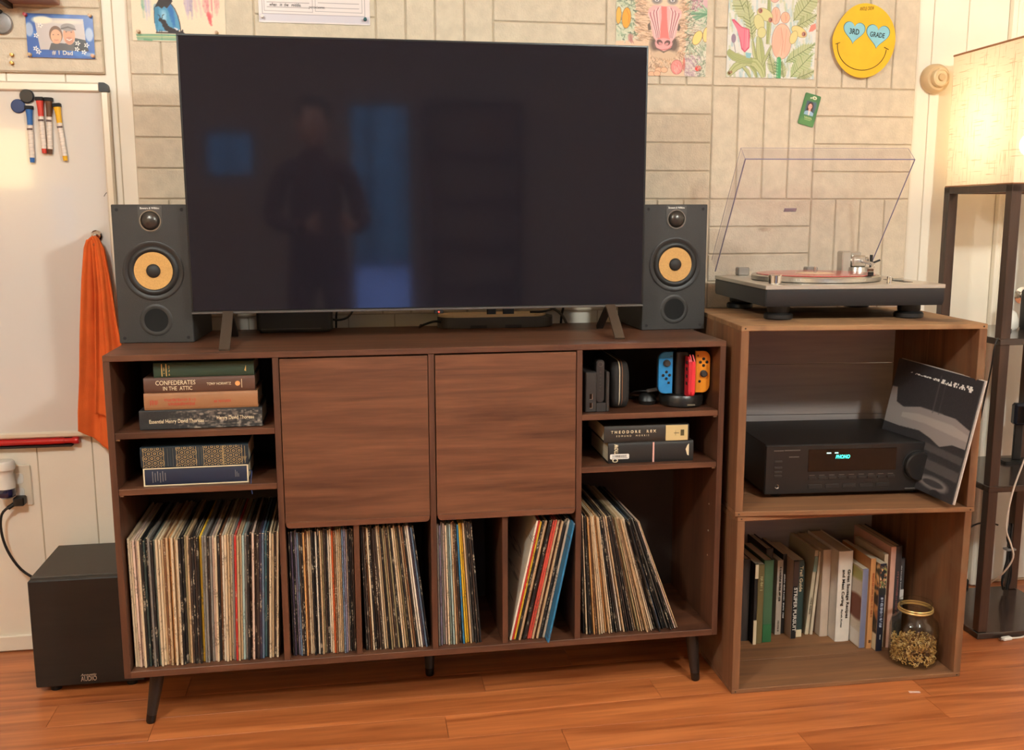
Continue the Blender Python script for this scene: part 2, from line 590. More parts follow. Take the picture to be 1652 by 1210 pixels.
# right end of the wall: casing and half-glazed door
m_ = MB()
m_.box(2.505, 2.565, YW - .020, YW + .005, 0, 2.06, bev=.004); m_.box(2.518, 2.552, YW - .026, YW - .018, 0, 2.06, bev=.003)
m_.box(2.505, 3.46, YW - .020, YW + .005, 2.06, 2.12, bev=.004); m_.box(3.40, 3.46, YW - .020, YW + .005, 0, 2.06, bev=.004)
struct(m_.obj('trim_1', WALL_PAINT))
m_ = MB()
m_.box(2.568, 2.66, YW - .006, YW + .004, .01, 2.055, bev=.002); m_.box(3.30, 3.397, YW - .006, YW + .004, .01, 2.055, bev=.002)
m_.box(2.66, 3.30, YW - .006, YW + .004, .01, .80, bev=.002); m_.box(2.66, 3.30, YW - .006, YW + .004, 1.94, 2.055, bev=.002)
for i in range(6):
    m_.box(2.70, 3.26, YW - .010, YW - .005, .10 + i * .11, .10 + i * .11 + .10, bev=.002)
door = struct(m_.obj('door_1', mat('door_paint', (206, 204, 196), 0.5, var=0.03)))
m_ = MB(); m_.box(2.66, 3.30, YW - .001, YW + .002, .80, 1.94)
m_.obj('pane', mat('painted_dusk_glass', (120, 140, 168), 0.12), door, smooth=False)  # dusk light beyond the pane is put into its blue-grey colour
m_ = MB(); m_.lathe([(0, 0), (.026, 0), (.026, .004), (.010, .008), (.010, .035), (.022, .042), (.026, .056), (.018, .066), (0, .068)], (2.612, YW - .006, .943), 'Y', 24)
m_.obj('door_knob', CHROME, door)

# rest of the room (seen only in reflections)
def wallbox(name, boxes, m=WALL_PAINT):
    q_ = MB()
    for b in boxes:
        q_.box(*b)
    return struct(q_.obj(name, m, smooth=False))
wallbox('wall_left', [(X0 - .1, X0, YB, YW + .12, 0, ZC)])
wallbox('wall_right', [(X1, X1 + .1, YB, YW + .12, 0, ZC)])
wallbox('ceiling', [(X0 - .1, X1 + .1, YB - .1, YW + .12, ZC, ZC + .08)], CEIL_PAINT)
HOLES = [(-.62, -.20, 1.36, 1.76), (.56, 1.10, 0.02, 2.0), (-2.06, -1.80, .95, 1.52)]
xs = [X0] + sorted([h[0] for h in HOLES] + [h[1] for h in HOLES]) + [X1]
bx = []
for a, b in zip(xs, xs[1:]):
    hs = [h for h in HOLES if abs(h[0] - a) < 1e-6]
    if hs:
        bx += [(a, b, YB - .1, YB, 0, hs[0][2]), (a, b, YB - .1, YB, hs[0][3], ZC)]
    else:
        bx.append((a, b, YB - .1, YB, 0, ZC))
wallbox('wall_front', bx, mat('far_wall_paint', (176, 158, 140), 0.8))
GLASS = clear('window_glass', (.96, .98, 1), 0.02)
for i, h in enumerate(HOLES):
    m_ = MB()
    t = .035
    m_.box(h[0], h[0] + t, YB - .06, YB + .01, h[2], h[3]); m_.box(h[1] - t, h[1], YB - .06, YB + .01, h[2], h[3])
    m_.box(h[0] + t, h[1] - t, YB - .06, YB + .01, h[3] - t, h[3]); m_.box(h[0] + t, h[1] - t, YB - .06, YB + .01, h[2], h[2] + t)
    o = struct(m_.obj(('window_1', 'door_2', 'window_2')[i], mat('window_frame_paint', (150, 140, 130), 0.6), smooth=False))
    m_ = MB(); m_.box(h[0] + t, h[1] - t, YB - .03, YB - .024, h[2] + t, h[3] - t)
    m_.obj('pane', GLASS, o, smooth=False)
wallbox('patio', [(-6, 7, YB - 12, YB - .12, -.2, -.05)], mat('patio_concrete', (196, 186, 200), 0.8, var=.1, scale=2))
hed = MB()
for i in range(26):
    hx = -6 + i * .5
    hed.box(hx, hx + .52, YB - 10.5 - random.random(), YB - 9.5 + random.random() * .4, -.05, 3.6 + random.random() * .9, bev=.12)
struct(hed.obj('garden_hedge', mat('hedge_leaves', (120, 150, 140), 0.9, var=.4, scale=6, bump=1, bscale=14)))

# ================================================================== LAMPS
def globe_mat(name, k):
    gm = bpy.data.materials.new(name); gm.use_nodes = True
    gb = gm.node_tree.nodes['Principled BSDF']
    gb.inputs['Base Color'].default_value = (.9, .88, .82, 1)
    gb.inputs['Emission Color'].default_value = (.98, 1.04, 1.0, 1); gb.inputs['Emission Strength'].default_value = CEILING_GLOBE_POWER * k
    return gm
for lab, gx, gy, gm in (('round white globe ceiling light at the left of the room', *CEILING_GLOBE_POS[:2], globe_mat('lit_globe_left', .88)), ('unseen white fill globe added at the right of the room', 2.0, -2.3, globe_mat('added_fill_globe_right', 1.35))):  # right-hand globe is added as unseen fill for the shadows
    t = thing('ceiling_light', lab, 'ceiling light', (gx, gy, ZC), group='globe ceiling lights')
    m_ = MB(); m_.lathe([(0, 0), (.085, 0), (.085, -.018), (.05, -.035), (.05, -.06), (0, -.06)], n=32); m_.obj('ceiling_plate', METAL, t)
    m_ = MB(); bmesh.ops.create_icosphere(m_.bm, subdivisions=3, radius=.10, matrix=Matrix.Translation((0, 0, CEILING_GLOBE_POS[2] - ZC)))
    m_.obj('globe', gm, t)

# drum lamp added far behind, standing in for the bright block the whiteboard mirrors
t = thing('standin_lamp', 'added drum lamp standing in for yellow block mirrored in whiteboard', 'lamp', (-2.35, -5.6, 0))
m_ = MB(); m_.box(-.35, .35, -.25, .25, .70, .74, bev=.005); m_.box(-.33, .33, -.22, .22, 0, .70); m_.obj('side_cabinet', WALNUT, t)
m_ = MB(); m_.lathe([(0, .74), (.10, .74), (.10, .76), (.02, .80), (.05, 1.0), (.02, 1.30), (.015, 1.5), (0, 1.5)], n=24); m_.obj('lamp_base', BLACK_GLOSS, t)
sm = mat('lit_standin_shade', (240, 226, 190), 0.8, emit=(255, 222, 150), estr=BACK_SHADE_POWER)
m_ = MB(); m_.lathe([(.30, 1.45), (.30, 1.90), (.296, 1.90), (.296, 1.45)], n=40, close=True); m_.obj('lamp_shade', sm, t)

t = thing('bookcase', 'tall brown bookcase on the far wall faintly mirrored in the screen', 'bookcase', (1.22, YB + .005, 0))
BCW = wood('bookcase_wood', (70, 46, 34), (112, 78, 58), 'Z', 1.0, .5)
for a, b in ((0, .025), (.775, .80)):
    m_ = MB(); m_.box(a, b, 0, .30, 0, 2.0, bev=.002); m_.obj('side_panel', BCW, t)
m_ = MB(); m_.box(.025, .775, 0, .012, 0, 2.0); m_.obj('back_panel', mat('bookcase_back', (150, 120, 100), .7), t)
for z in (.08, .45, .82, 1.19, 1.56, 1.975):
    m_ = MB(); m_.box(.025, .775, .012, .30, z, z + .025, bev=.002); m_.obj('shelf', BCW, t)

# ================================================================== WALL ITEMS
# -- whiteboard
WBX0, WBX1, WBZ0, WBZ1 = -1.30, -.062, .603, 1.534
t = thing('whiteboard', 'large glossy whiteboard with pale aluminium frame and black corner cap', 'whiteboard', (WBX0, YW, WBZ0))
m_ = MB(); m_.box(.01, WBX1 - WBX0 - .01, -.010, -.001, .01, WBZ1 - WBZ0 - .01)
m_.obj('writing_surface', mat('whiteboard_enamel', (212, 204, 195), 0.10, coat=.5, var=.01, scale=3), t, smooth=False)
FRM = mat('pale_aluminium', (226, 214, 194), 0.35, metal=.25)
W_, H_ = WBX1 - WBX0, WBZ1 - WBZ0
for b in ((W_ - .021, W_, -.018, 0, .02, H_ - .021), (0, .021, -.018, 0, .02, H_ - .021), (.021, W_ - .021, -.018, 0, H_ - .024, H_), (.021, W_ - .021, -.018, 0, 0, .016)):
    m_ = MB(); m_.box(*b, bev=.004); m_.obj('frame_rail', FRM, t)
for x in (0, W_ - .0225):
    for z in (0, H_ - .0225):
        out = rrect(x, x + .0225, z, z + .0225, .012, 5, (x == 0 and z == 0, x > 0 and z == 0, x > 0 and z > 0, x == 0 and z > 0))
        m_ = MB(); m_.prism(out, -.0205, 0.0); m_.obj('corner_cap', BLACK, t)
for (a, b, c, d) in ((-.092, 1.245, -.082, 1.256), (-.084, 1.207, -.080, 1.208)):
    m_ = MB(); m_.tube([(a - WBX0, -.0103, b - WBZ0), ((a + c) / 2 - WBX0, -.0103, (b + d) / 2 - WBZ0 + .002), (c - WBX0, -.0103, d - WBZ0)], .0008, 6); m_.obj('ink_stroke', LETTER_BLACK, t)
# ledge and red rod
t = thing('ledge', 'slim black ledge under the whiteboard carrying a red rod', 'ledge', (-.62, YW, .572))
m_ = MB(); m_.box(0, .405, -.022, -.001, .006, .0115, bev=.001); m_.box(0, .405, -.006, -.001, .006, .031, bev=.001); m_.obj('ledge_strip', BLACK, t)
t = thing('pointer_rod', 'glossy red plastic rod lying on ledge below the whiteboard', 'rod', (-.62, YW - .015, .5935))
RED = mat('red_plastic', (186, 28, 28), 0.28)
m_ = MB(); m_.lathe([(0, 0), (.0085, 0), (.0085, .385), (0, .385)], axis='X', n=20); m_.obj('tube', RED, t)
m_ = MB(); m_.lathe([(0, .385), (.0072, .385), (.0072, .402), (.0075, .404), (0, .404)], axis='X', n=20); m_.obj('neck', RED, t)
m_ = MB(); m_.lathe([(0, .404), (.0080, .404), (.0098, .412), (.0098, .420), (.008, .423), (0, .423)], axis='X', n=20); m_.obj('end_cap', RED, t)

def marker(nm_lab, c, x0, z0, x1, z1, rot_extra=0):
    """dry-erase marker hanging cap-up on the board"""
    L = math.hypot(x1 - x0, z1 - z0); ang = math.atan2(x0 - x1, z0 - z1)
    t = thing('dry_erase_marker', nm_lab, 'marker', (x1, YW - .0178, z1), group='markers on the whiteboard', rot=(0, ang, 0))
    cm = mat('marker_cap_' + nm_lab.split()[0], c, 0.35)
    m_ = MB(); m_.lathe([(0, .012), (.0066, .012), (.0066, L * .66), (0, L * .66)], n=16); m_.obj('barrel', mat('marker_label', (222, 206, 190), 0.5, var=.18, scale=60, stretch=(1, 1, 6)), t)
    m_ = MB(); m_.lathe([(0, 0), (.0055, 0), (.006, .012), (0, .012)], n=16); m_.obj('end_plug', cm, t)
    m_ = MB(); m_.box(-.0066, .0066, -.0067, -.004, L * .57, L * .605); m_.obj('label_band', mat('marker_band', (90, 70, 66), 0.6), t)
    m_ = MB()
    m_.lathe([(0, L * .66), (.0068, L * .66), (.0072, L * .80), (.009, L * .935), (0, L * .935)], n=16)
    m_.obj('cap', cm, t)
    m_ = MB(); m_.box(-.0095, .0095, -.0085, .0075, L * .935, L, bev=.001); m_.obj('eraser', BLACK_SOFT, t)
marker('blue capped marker, leftmost of the four on the whiteboard', (44, 96, 160), -.2577, 1.473, -.2600, 1.331)
marker('red capped marker on the whiteboard beside the blue one', (206, 62, 46), -.2310, 1.495, -.2290, 1.354)
marker('brown capped marker on the whiteboard between red and yellow ones', (92, 58, 34), -.2085, 1.494, -.2150, 1.353)
marker('yellow capped marker, tilted, rightmost on the whiteboard', (226, 170, 20), -.1905, 1.480, -.1790, 1.336)
for nm, x, z, c, lab in (('a', -.2616, 1.4972, (34, 38, 46), 'glossy dark grey round magnet above the blue marker'), ('b', -.2850, 1.4722, (34, 52, 96), 'flat navy blue round magnet at left of the markers')):
    m_ = MB(); h = .009 if nm == 'a' else .005
    m_.lathe([(0, 0), (.0175, 0), (.0175, h * .7), (.0155, h), (0, h)], (0, 0, 0), 'Y', 32)
    o = m_.obj('round_magnet', mat('magnet_' + nm, c, 0.22 if nm == 'a' else .5)); o.location = (x, YW - .0104, z); tag(o, lab, 'magnet')
# -- towel and hook
t = thing('magnetic_hook', 'small chrome hook on the whiteboard holding the orange towel', 'hook', (-.1165, YW - .0104, 1.143))
m_ = MB(); m_.lathe([(0, 0), (.0145, 0), (.0145, .006), (.011, .009), (0, .009)], axis='Y', n=28); m_.obj('hook_base', CHROME, t)
m_ = MB(); m_.tube([(0, -.008, .002), (0, -.022, .001), (0, -.030, -.010), (0, -.024, -.022), (0, -.034, -.028), (0, -.042, -.020)], .0032, 10); m_.obj('hook_arm', CHROME, t)
def towel():
    co, fc = [], []
    def sheet(li, ri, zb, y0, nu, nv, amp0, ph):
        base = len(co)
        for j in range(nv + 1):
            v = j / nv
            xl = float(np.interp(v, [a for a, _ in li], [b for _, b in li])); xr = float(np.interp(v, [a for a, _ in ri], [b for _, b in ri]))
            for i in range(nu + 1):
                u = i / nu
                zt = 1.131 + .012 * math.sin(math.pi * u)
                z = zt - v * (zt - float(np.interp(u, [a for a, _ in zb], [b for _, b in zb])))
                amp = amp0 * (.35 + .65 * min(1, v * 1.8))
                y = y0 - amp * (1 + math.sin(u * 11.0 + ph + 1.1 * v)) - .35 * amp * math.sin(u * 27 + 3 * v) * (1 - .5 * v) + .011 * math.exp(-((u - .36 - .05 * v) / .045) ** 2) * (1 - .5 * v)
                co.append((xl + (xr - xl) * u, YW - .0125 + y, z))
        for j in range(nv):
            for i in range(nu):
                a = base + j * (nu + 1) + i
                fc.append((a, a + 1, a + nu + 2, a + nu + 1))
    sheet([(0, -.136), (.04, -.1435), (.2, -.154), (.45, -.166), (.7, -.177), (.9, -.188), (1, -.191)], [(0, -.106), (.04, -.094), (.2, -.083), (.45, -.072), (.6, -.062), (.8, -.055), (1, -.060)],
          [(0, .625), (.25, .603), (.6, .568), (1, .548)], -.016, 60, 80, .008, .6)
    sheet([(0, -.122), (.04, -.121), (.3, -.122), (.7, -.132), (1, -.143)], [(0, -.104), (.04, -.092), (.2, -.081), (.45, -.070), (.6, -.060), (.8, -.053), (1, -.056)],
          [(0, .672), (.5, .660), (1, .648)], -.034, 44, 70, .006, 2.0)
    me = bpy.data.meshes.new('hanging_towel'); me.from_pydata(co, [], fc)
    me.polygons.foreach_set('use_smooth', [True] * len(me.polygons))
    me.materials.append(mat('orange_microfibre', (228, 104, 40), 0.95, var=.10, scale=18, bump=.4, bscale=700))
    o = link('hanging_towel', me)
    md = o.modifiers.new('thick', 'SOLIDIFY'); md.thickness = .003
    return tag(o, 'orange microfibre towel hanging from the hook beside the speaker', 'towel')
towel()
# -- outlet, air freshener, plug
t = thing('wall_outlet', 'cream outlet cover plate on the wall above the subwoofer', 'outlet', (-.367, YW, .4715))
m_ = MB(); m_.box(-.037, .037, -.006, -.0005, -.057, .057, bev=.003); m_.obj('cover_plate', mat('outlet_plate', (226, 214, 192), .45), t)
for z in (-.02, .02):
    m_ = MB(); m_.prism(rrect(-.017, .017, z - .014, z + .014, .008), -.0075, -.005); m_.obj('socket', WHITE_PL, t)
t = thing('air_freshener', 'white plug-in air freshener with dark blue bulb on the outlet', 'air freshener', (-.385, YW - .008, .475))
m_ = MB(); m_.lathe([(0, .075), (.023, .075), (.026, .070), (.026, .052), (.022, .048), (.019, .036), (.024, .012), (.0235, 0), (0, 0)], (0, -.030, .0), n=28); m_.box(-.014, .014, -.028, -.001, .004, .034); m_.obj('housing', WHITE_PL, t)
m_ = MB(); m_.lathe([(0, 0), (.021, 0), (.024, -.012), (.022, -.022), (.012, -.029), (0, -.030)], (0, -.030, 0), n=28); m_.obj('oil_bulb', mat('dark_blue_oil', (22, 26, 58), 0.08, coat=.6), t)
t = thing('plugged_lead', 'black power lead running from the outlet to the subwoofer', 'power lead', (-.360, YW - .008, .432))
m_ = MB(); m_.box(-.012, .016, -.030, -.001, -.010, .014, bev=.003); m_.tube([(-.010, -.022, -.004), (-.026, -.026, -.014)], .006, 10); m_.obj('plug', BLACK, t)
m_ = MB(); m_.tube([(-.022, -.025, -.010), (-.042, -.030, -.030), (-.046, -.032, -.075), (-.034, -.034, -.13), (-.004, -.034, -.185), (.040, -.030, -.225), (.076, -.026, -.262), (.09, -.022, -.33)], .0036, 10); m_.obj('cable', BLACK, t)
# -- shelf, round badge, tacks, photo card at upper left
t = thing('wall_shelf', 'pinkish wooden wall shelf cut off at the top left corner', 'shelf', (-.95, YF - .001, 1.722))
m_ = MB(); m_.box(0, .785, -.105, 0, 0, .018, bev=.002); m_.obj('board', wood('pink_wood', (146, 104, 92), (186, 144, 126), 'X'), t)
for x in (.12, .66):
    m_ = MB(); m_.prism([(0, .0), (-.08, .0), (-.075, -.01), (0, -.012)], x, x + .012, 'YZ'); m_.obj('bracket', BLACK, t)
t = thing('round_pin_badge', 'round silver badge on the fiberboard at the left edge', 'badge', (-.3065, YF, 1.6735))
m_ = MB(); m_.lathe([(0, 0), (.024, 0), (.0265, .004), (.0265, .007), (.024, .010), (.0, .012)], axis='Y', n=36); m_.obj('badge_body', mat('badge_grey', (128, 122, 118), .3, var=.35, scale=40), t)
m_ = MB(); m_.box(-.004, .004, -.016, 0, .022, .032, bev=.002); m_.obj('clip', BLACK, t)
def pushpin(x, z, c, lab, r=.0046, y=YF):
    m_ = MB(); m_.lathe([(0, -.001), (r, 0), (r, .0015), (r * .62, .003), (r * .55, .006), (r * .95, .0085), (r * .9, .011), (0, .0115)], (0, 0, 0), 'Y', 16)
    o = m_.obj('push_pin', mat('pin_%d_%d_%d' % c, c, .35, metal=1.0 if c == (190, 150, 90) else 0)); o.location = (x, y - .0012, z)
    tag(o, lab, 'push pin', 'push pins'); return o
BR = (190, 150, 90)
pushpin(-.2879, 1.5972, BR, 'upper brass tack on bare fiberboard below the round badge')
pushpin(-.2894, 1.5775, BR, 'lower brass tack on bare fiberboard below the round badge')

def sheet_thing(name, label, cat, x, z, w, h, cv, thick=.0007, y=YF - .0015, roty=0.0, curl=None, m=None, paper=PAPER):
    t = thing(name, label, cat, (x, y, z), rot=(0, math.radians(roty), 0))
    if curl is None:
        m_ = MB(); m_.box(0, w, -thick, 0, 0, h); m_.obj('paper', paper, t, smooth=False)
        cv.sheet('artwork', w, h, t, (0, -thick - .0002, 0), m)
    else:
        o = cv.sheet('artwork', w, h, t, (0, -thick - .0002, 0), m, curl)
        c2 = Cv(12, 12, (236, 230, 222)); o2 = c2.sheet('paper', w, h, t, (0, 0, 0), paper, curl)
    return t

# photo card
cv = Cv(172, 116, (38, 92, 172)); cv.tf = lambda x, y: ((x - 395) / 6.0, (y - 205) / 5.83); cv.k = 1 / 6.0
for i in range(14):
    cv.ell(random.uniform(400, 1410), random.choice([225, 810, 760, 520]), random.uniform(60, 160), random.uniform(20, 60), random.choice([(70, 128, 200), (24, 72, 150), (150, 176, 214), (46, 106, 186)]), op=.6, soft=3)
for x, y in ((440, 450), (1350, 500)):
    cv.ell(x, y, 60, 110, (176, 192, 216), op=.9, soft=3)
cv.poly([(520, 265), (1270, 265), (1300, 740), (590, 755)], (198, 188, 184))
cv.ell(640, 300, 150, 60, (246, 236, 206), soft=4, op=.9); cv.ell(980, 320, 260, 30, (240, 230, 204), soft=5, op=.6)
cv.poly([(720, 760), (760, 650), (860, 640), (960, 650), (1080, 640), (1120, 620), (1260, 700), (1260, 760)], (84, 82, 84))
cv.ell(840, 520, 102, 140, (120, 84, 62)); cv.ell(842, 545, 82, 112, (232, 176, 138)); cv.ell(842, 625, 60, 34, (226, 168, 132))
cv.ell(800, 520, 11, 7, (90, 62, 52)); cv.ell(876, 516, 11, 7, (90, 62, 52)); cv.line([(812, 598), (842, 604), (872, 598)], 9, (190, 110, 96))
cv.ell(1040, 520, 92, 150, (222, 160, 124)); cv.ell(1040, 600, 62, 56, (196, 132, 104)); cv.ell(1030, 400, 112, 62, (150, 140, 134)); cv.line([(930, 425), (1030, 396), (1140, 430)], 22, (92, 80, 76))
cv.ell(1000, 470, 13, 8, (70, 50, 44)); cv.ell(1078, 472, 13, 8, (70, 50, 44)); cv.line([(1000, 580), (1040, 600), (1080, 580)], 14, (240, 226, 214))
cv.poly([(1130, 560), (1290, 590), (1330, 760), (1100, 760)], (30, 30, 34))
for (x, y) in ((1165, 640), (1300, 665), (1150, 730), (1255, 775), (610, 385), (540, 540), (520, 740), (560, 790)):
    for a in (0, 72, 144, 216, 288):
        cv.ell(x + 26 * math.cos(math.radians(a)), y + 24 * math.sin(math.radians(a)), 17, 10, (244, 238, 228), rot=a)
    cv.ell(x, y, 8, 8, (70, 80, 120))
photo = sheet_thing('photo_card', 'blue bordered photo card of two smiling people at upper left', 'photo', -.2500, 1.593, .1615, .107, cv, m=vcol('glossy_photo', .25, .6), y=YF - .004, roty=.5)
text('# 1 Dad', LETTER_WHITE, photo, (.083, -.0012, .0125), width=.050, height=.012, bold=.02)
pushpin(-.2480, 1.6955, (180, 48, 56), 'red push pin at top left of the photo card', y=YF - .005)
pushpin(-.0935, 1.6975, (196, 160, 120), 'tan push pin at top right of the photo card', y=YF - .005)
pushpin(-.0925, 1.5985, (206, 160, 128), 'tan push pin at bottom right of the photo card', y=YF - .005)
pushpin(-.2440, 1.5985, (190, 156, 110), 'tan push pin at bottom left of the photo card', y=YF - .005)

# caterpillar painting (zoom coordinates of a 180x80 px crop, 9.18x)
K = .55 / 4.6
cv = Cv(174, 210, (238, 218, 190), grain=2); cv.tf = lambda x, y: ((x - 55) * .1195, 210 - (610 - y) * .1195); cv.k = .1195
def wash(x0, y0, x1, y1, wd, c, n=6, op=.45):
    for i in range(n):
        ox = random.uniform(-wd, wd)
        pts = [(x0 + ox + (x1 - x0) * k / 7 + random.uniform(-10, 10), y0 + (y1 - y0) * k / 7 * random.uniform(.85, 1.0)) for k in range(8)]
        cv.line(pts, random.uniform(40, 95), c, op=op * .55, taper=True)
wash(200, -900, 250, 260, 30, (96, 160, 140)); wash(300, -900, 330, 300, 45, (168, 176, 206)); wash(270, -600, 300, 220, 30, (200, 190, 214))
wash(900, -900, 940, 280, 60, (140, 120, 168), 8); wash(860, -700, 900, 260, 30, (196, 176, 196)); wash(1000, -700, 1080, 220, 50, (226, 178, 178), 7)
wash(1190, -900, 1235, 210, 70, (214, 92, 110), 9); wash(1390, -700, 1390, 170, 40, (226, 130, 136), 6); wash(1240, 150, 1270, 340, 14, (226, 96, 100), 5)
body = [(410, 90), (520, 20), (660, 20), (720, 110), (770, 240), (795, 400), (740, 440), (420, 450), (398, 300), (398, 180)]
cv.poly(body, (86, 152, 188)); wash(440, 60, 430, 420, 20, (60, 126, 160), 4, .4); wash(640, 60, 700, 380, 30, (44, 108, 178), 5, .45); wash(540, 150, 560, 400, 20, (160, 204, 222), 4, .4)
cv.poly([(700, 380), (760, 400), (740, 440), (690, 420)], (226, 224, 232))
DK = (44, 34, 34)
cv.poly([(410, 80), (490, -60), (560, -400), (640, -400), (690, -20), (640, 40), (600, 90), (560, 60), (520, 95), (470, 60)], DK)
cv.line([(660, 10), (720, 90), (765, 200), (790, 320), (798, 440)], 13, DK); cv.line([(410, 80), (398, 200), (400, 320)], 9, DK)
for x, y, r in ((495, 270, 32), (540, 300, 42), (560, 350, 44), (590, 395, 48), (635, 420, 48), (690, 435, 42), (740, 450, 32)):
    cv.ell(x, y, r, r * .92, DK)
cv.line([(490, 250), (480, 205), (460, 190)], 10, DK); cv.line([(520, 240), (525, 200), (550, 185)], 10, DK)
cv.poly([(410, 475), (420, 455), (600, 455), (800, 440), (830, 400), (840, 450), (875, 478)], DK)
for x in (425, 470, 500, 760, 830):
    cv.line([(x, 470), (x + 6, 425)], 8, DK)
for i in range(9):
    y = 505 + i * 11
    cv.line([(110 + random.uniform(0, 30), y), (500, y - 6 + random.uniform(-8, 8)), (900, y - 12), (1490, min(y - 10, 540))], 16, random.choice([(96, 150, 112), (150, 186, 128), (206, 208, 140), (110, 166, 140)]), op=.6)
cv.line([(120, 520), (600, 505), (1490, 510)], 22, (92, 156, 128), op=.7); cv.line([(230, 580), (340, 590)], 30, (84, 150, 110), op=.7)
sheet_thing('caterpillar_painting', 'watercolour of a caterpillar in a blue jar pinned at left', 'painting', .0065, 1.6405, .2325, .28, cv, roty=.4)
pushpin(.0225, 1.662, (176, 136, 92), 'tan push pin at lower left of the caterpillar painting', y=YF - .003)
pushpin(.2165, 1.664, (176, 136, 92), 'tan push pin at lower right of the caterpillar painting', y=YF - .003)

# worksheet
cv = Cv(240, 180, (232, 220, 216)); cv.tf = lambda x, y: ((x - 115) * .174, 180 - (300 - (y - (x - 115) * .015)) * .174); cv.k = .174
G = (150, 140, 140)
cv.poly([(125, 190), (1480, 215), (1480, 300), (125, 275)], (214, 206, 212))
for yy_ in (190,):
    cv.line([(160, yy_), (1420, yy_ + 20)], 6, (150, 140, 150))
cv.line([(160, -700), (160, 190)], 6, G); cv.line([(1420, -700), (1425, 212)], 6, G)
for xa, xb in ((185, 775), (810, 1390)):
    cv.line([(xa, -700), (xa, 155), (xb, 168), (xb, -700)], 5, G)
    for k in range(14):
        y = 110 - k * 58
        cv.line([(xa + 35, y), (xb - 40, y + 8)], 5, (120, 108, 106))
        if k >= 2:
            x = xa + 45
            while x < xb - 80:
                l = random.uniform(25, 80); cv.line([(x + d, y - 14 - random.uniform(0, 14)) for d in np.linspace(0, l, 7)], 5, (60, 50, 50)); x += l + random.uniform(14, 40)
ws = sheet_thing('worksheet', 'white ruled school worksheet in handwriting pinned above the television', 'paper', .3245, 1.6950, .2885, .216, cv, roty=.15, m=vcol('laminated', .35, .3))
text('when   in  the   middle.', LETTER_BLACK, ws, (.069, -.0012, .0455), width=.081, height=.0085, shear=.15)
text('peroxisome.', LETTER_BLACK, ws, (.1505, -.0012, .0405), width=.042, height=.0085, shear=.1)
pushpin(.6000, 1.7085, (30, 84, 84), 'teal push pin at the lower right of the worksheet', y=YF - .003)
pushpin(.3335, 1.7085, (226, 214, 206), 'clear push pin at the lower left of the worksheet', y=YF - .003)

# mandrill colouring page (zoom coords of crop 980,0 at 8.96x)
cv = Cv(216, 282, (228, 196, 166), grain=3); cv.tf = lambda x, y: ((x - 118 + .012 * (y - 300)) * .1667, 282 - (1112 - y) * .1667); cv.k = .1667
def strokes(n, box, ang, ln, cols_, wd=7, spread=20, op=.7):
    for i in range(n):
        x, y = random.uniform(box[0], box[1]), random.uniform(box[2], box[3])
        a = math.radians(ang + random.uniform(-spread, spread)); l = ln * random.uniform(.6, 1.3)
        cv.line([(x, y), (x + l * math.cos(a), y + l * math.sin(a))], wd, random.choice(cols_), op)
BRN = [(150, 112, 88), (176, 138, 108), (120, 90, 74), (214, 170, 130), (236, 206, 176)]
GRN = [(104, 128, 100), (150, 170, 140), (72, 92, 76), (216, 214, 190), (176, 192, 160), (232, 226, 206)]
cv.poly([(90, -600), (360, -600), (390, 100), (370, 640), (90, 660)], (204, 206, 178)); cv.poly([(1130, -600), (1460, -600), (1430, 1110), (1080, 1110), (1100, 700), (1150, 300)], (212, 204, 186)); cv.poly([(590, 900), (1080, 860), (1100, 1110), (580, 1110)], (222, 194, 164))
strokes(420, (350, 640, -560, 640), 12, 70, BRN, 10, op=.55); strokes(420, (960, 1200, -560, 820), -12, 70, BRN, 10, op=.55); strokes(200, (560, 1060, -560, 60), 80, 60, BRN, 10, op=.55)
strokes(300, (600, 1080, 760, 1000), 80, 45, BRN, 9, 60, op=.55)
strokes(420, (110, 380, -560, 640), 40, 50, GRN, 13, 70, op=.65); strokes(420, (1130, 1440, -560, 820), 150, 55, GRN, 13, 60, op=.65)
strokes(120, (1150, 1400, 660, 860), 60, 60, [(240, 236, 220), (120, 136, 112), (170, 186, 150)], 9, 25)
for i in range(26):
    a = math.radians(random.uniform(100, 260)); cv.line([(1430, 270), (1430 + 250 * math.cos(a) , 270 + 120 * math.sin(a))], 14, random.choice([(130, 176, 140), (96, 144, 112), (176, 206, 170)]), .7, True)
strokes(120, (1190, 1340, 20, 230), 90, 16, [(150, 96, 120), (196, 140, 150), (216, 196, 196)], 12, 80)
cv.ell(1405, 90, 60, 105, (216, 176, 182), soft=3)
for (x, y, rx, ry, c, r_) in ((262, 355, 60, 132, (242, 166, 60), 4), (152, 325, 34, 108, (244, 180, 80), 2), (1272, 590, 58, 100, (244, 212, 130), 28), (1402, 545, 48, 98, (246, 214, 140), 8)):
    cv.ell(x, y, rx + 6, ry + 6, (120, 92, 64), r_); cv.ell(x, y, rx, ry, c, r_)
cv.line([(262, 250), (300, 330), (290, 420)], 7, (206, 120, 40))
strokes(40, (290, 350, 560, 640), 80, 40, [(206, 150, 140), (180, 120, 112)], 10)
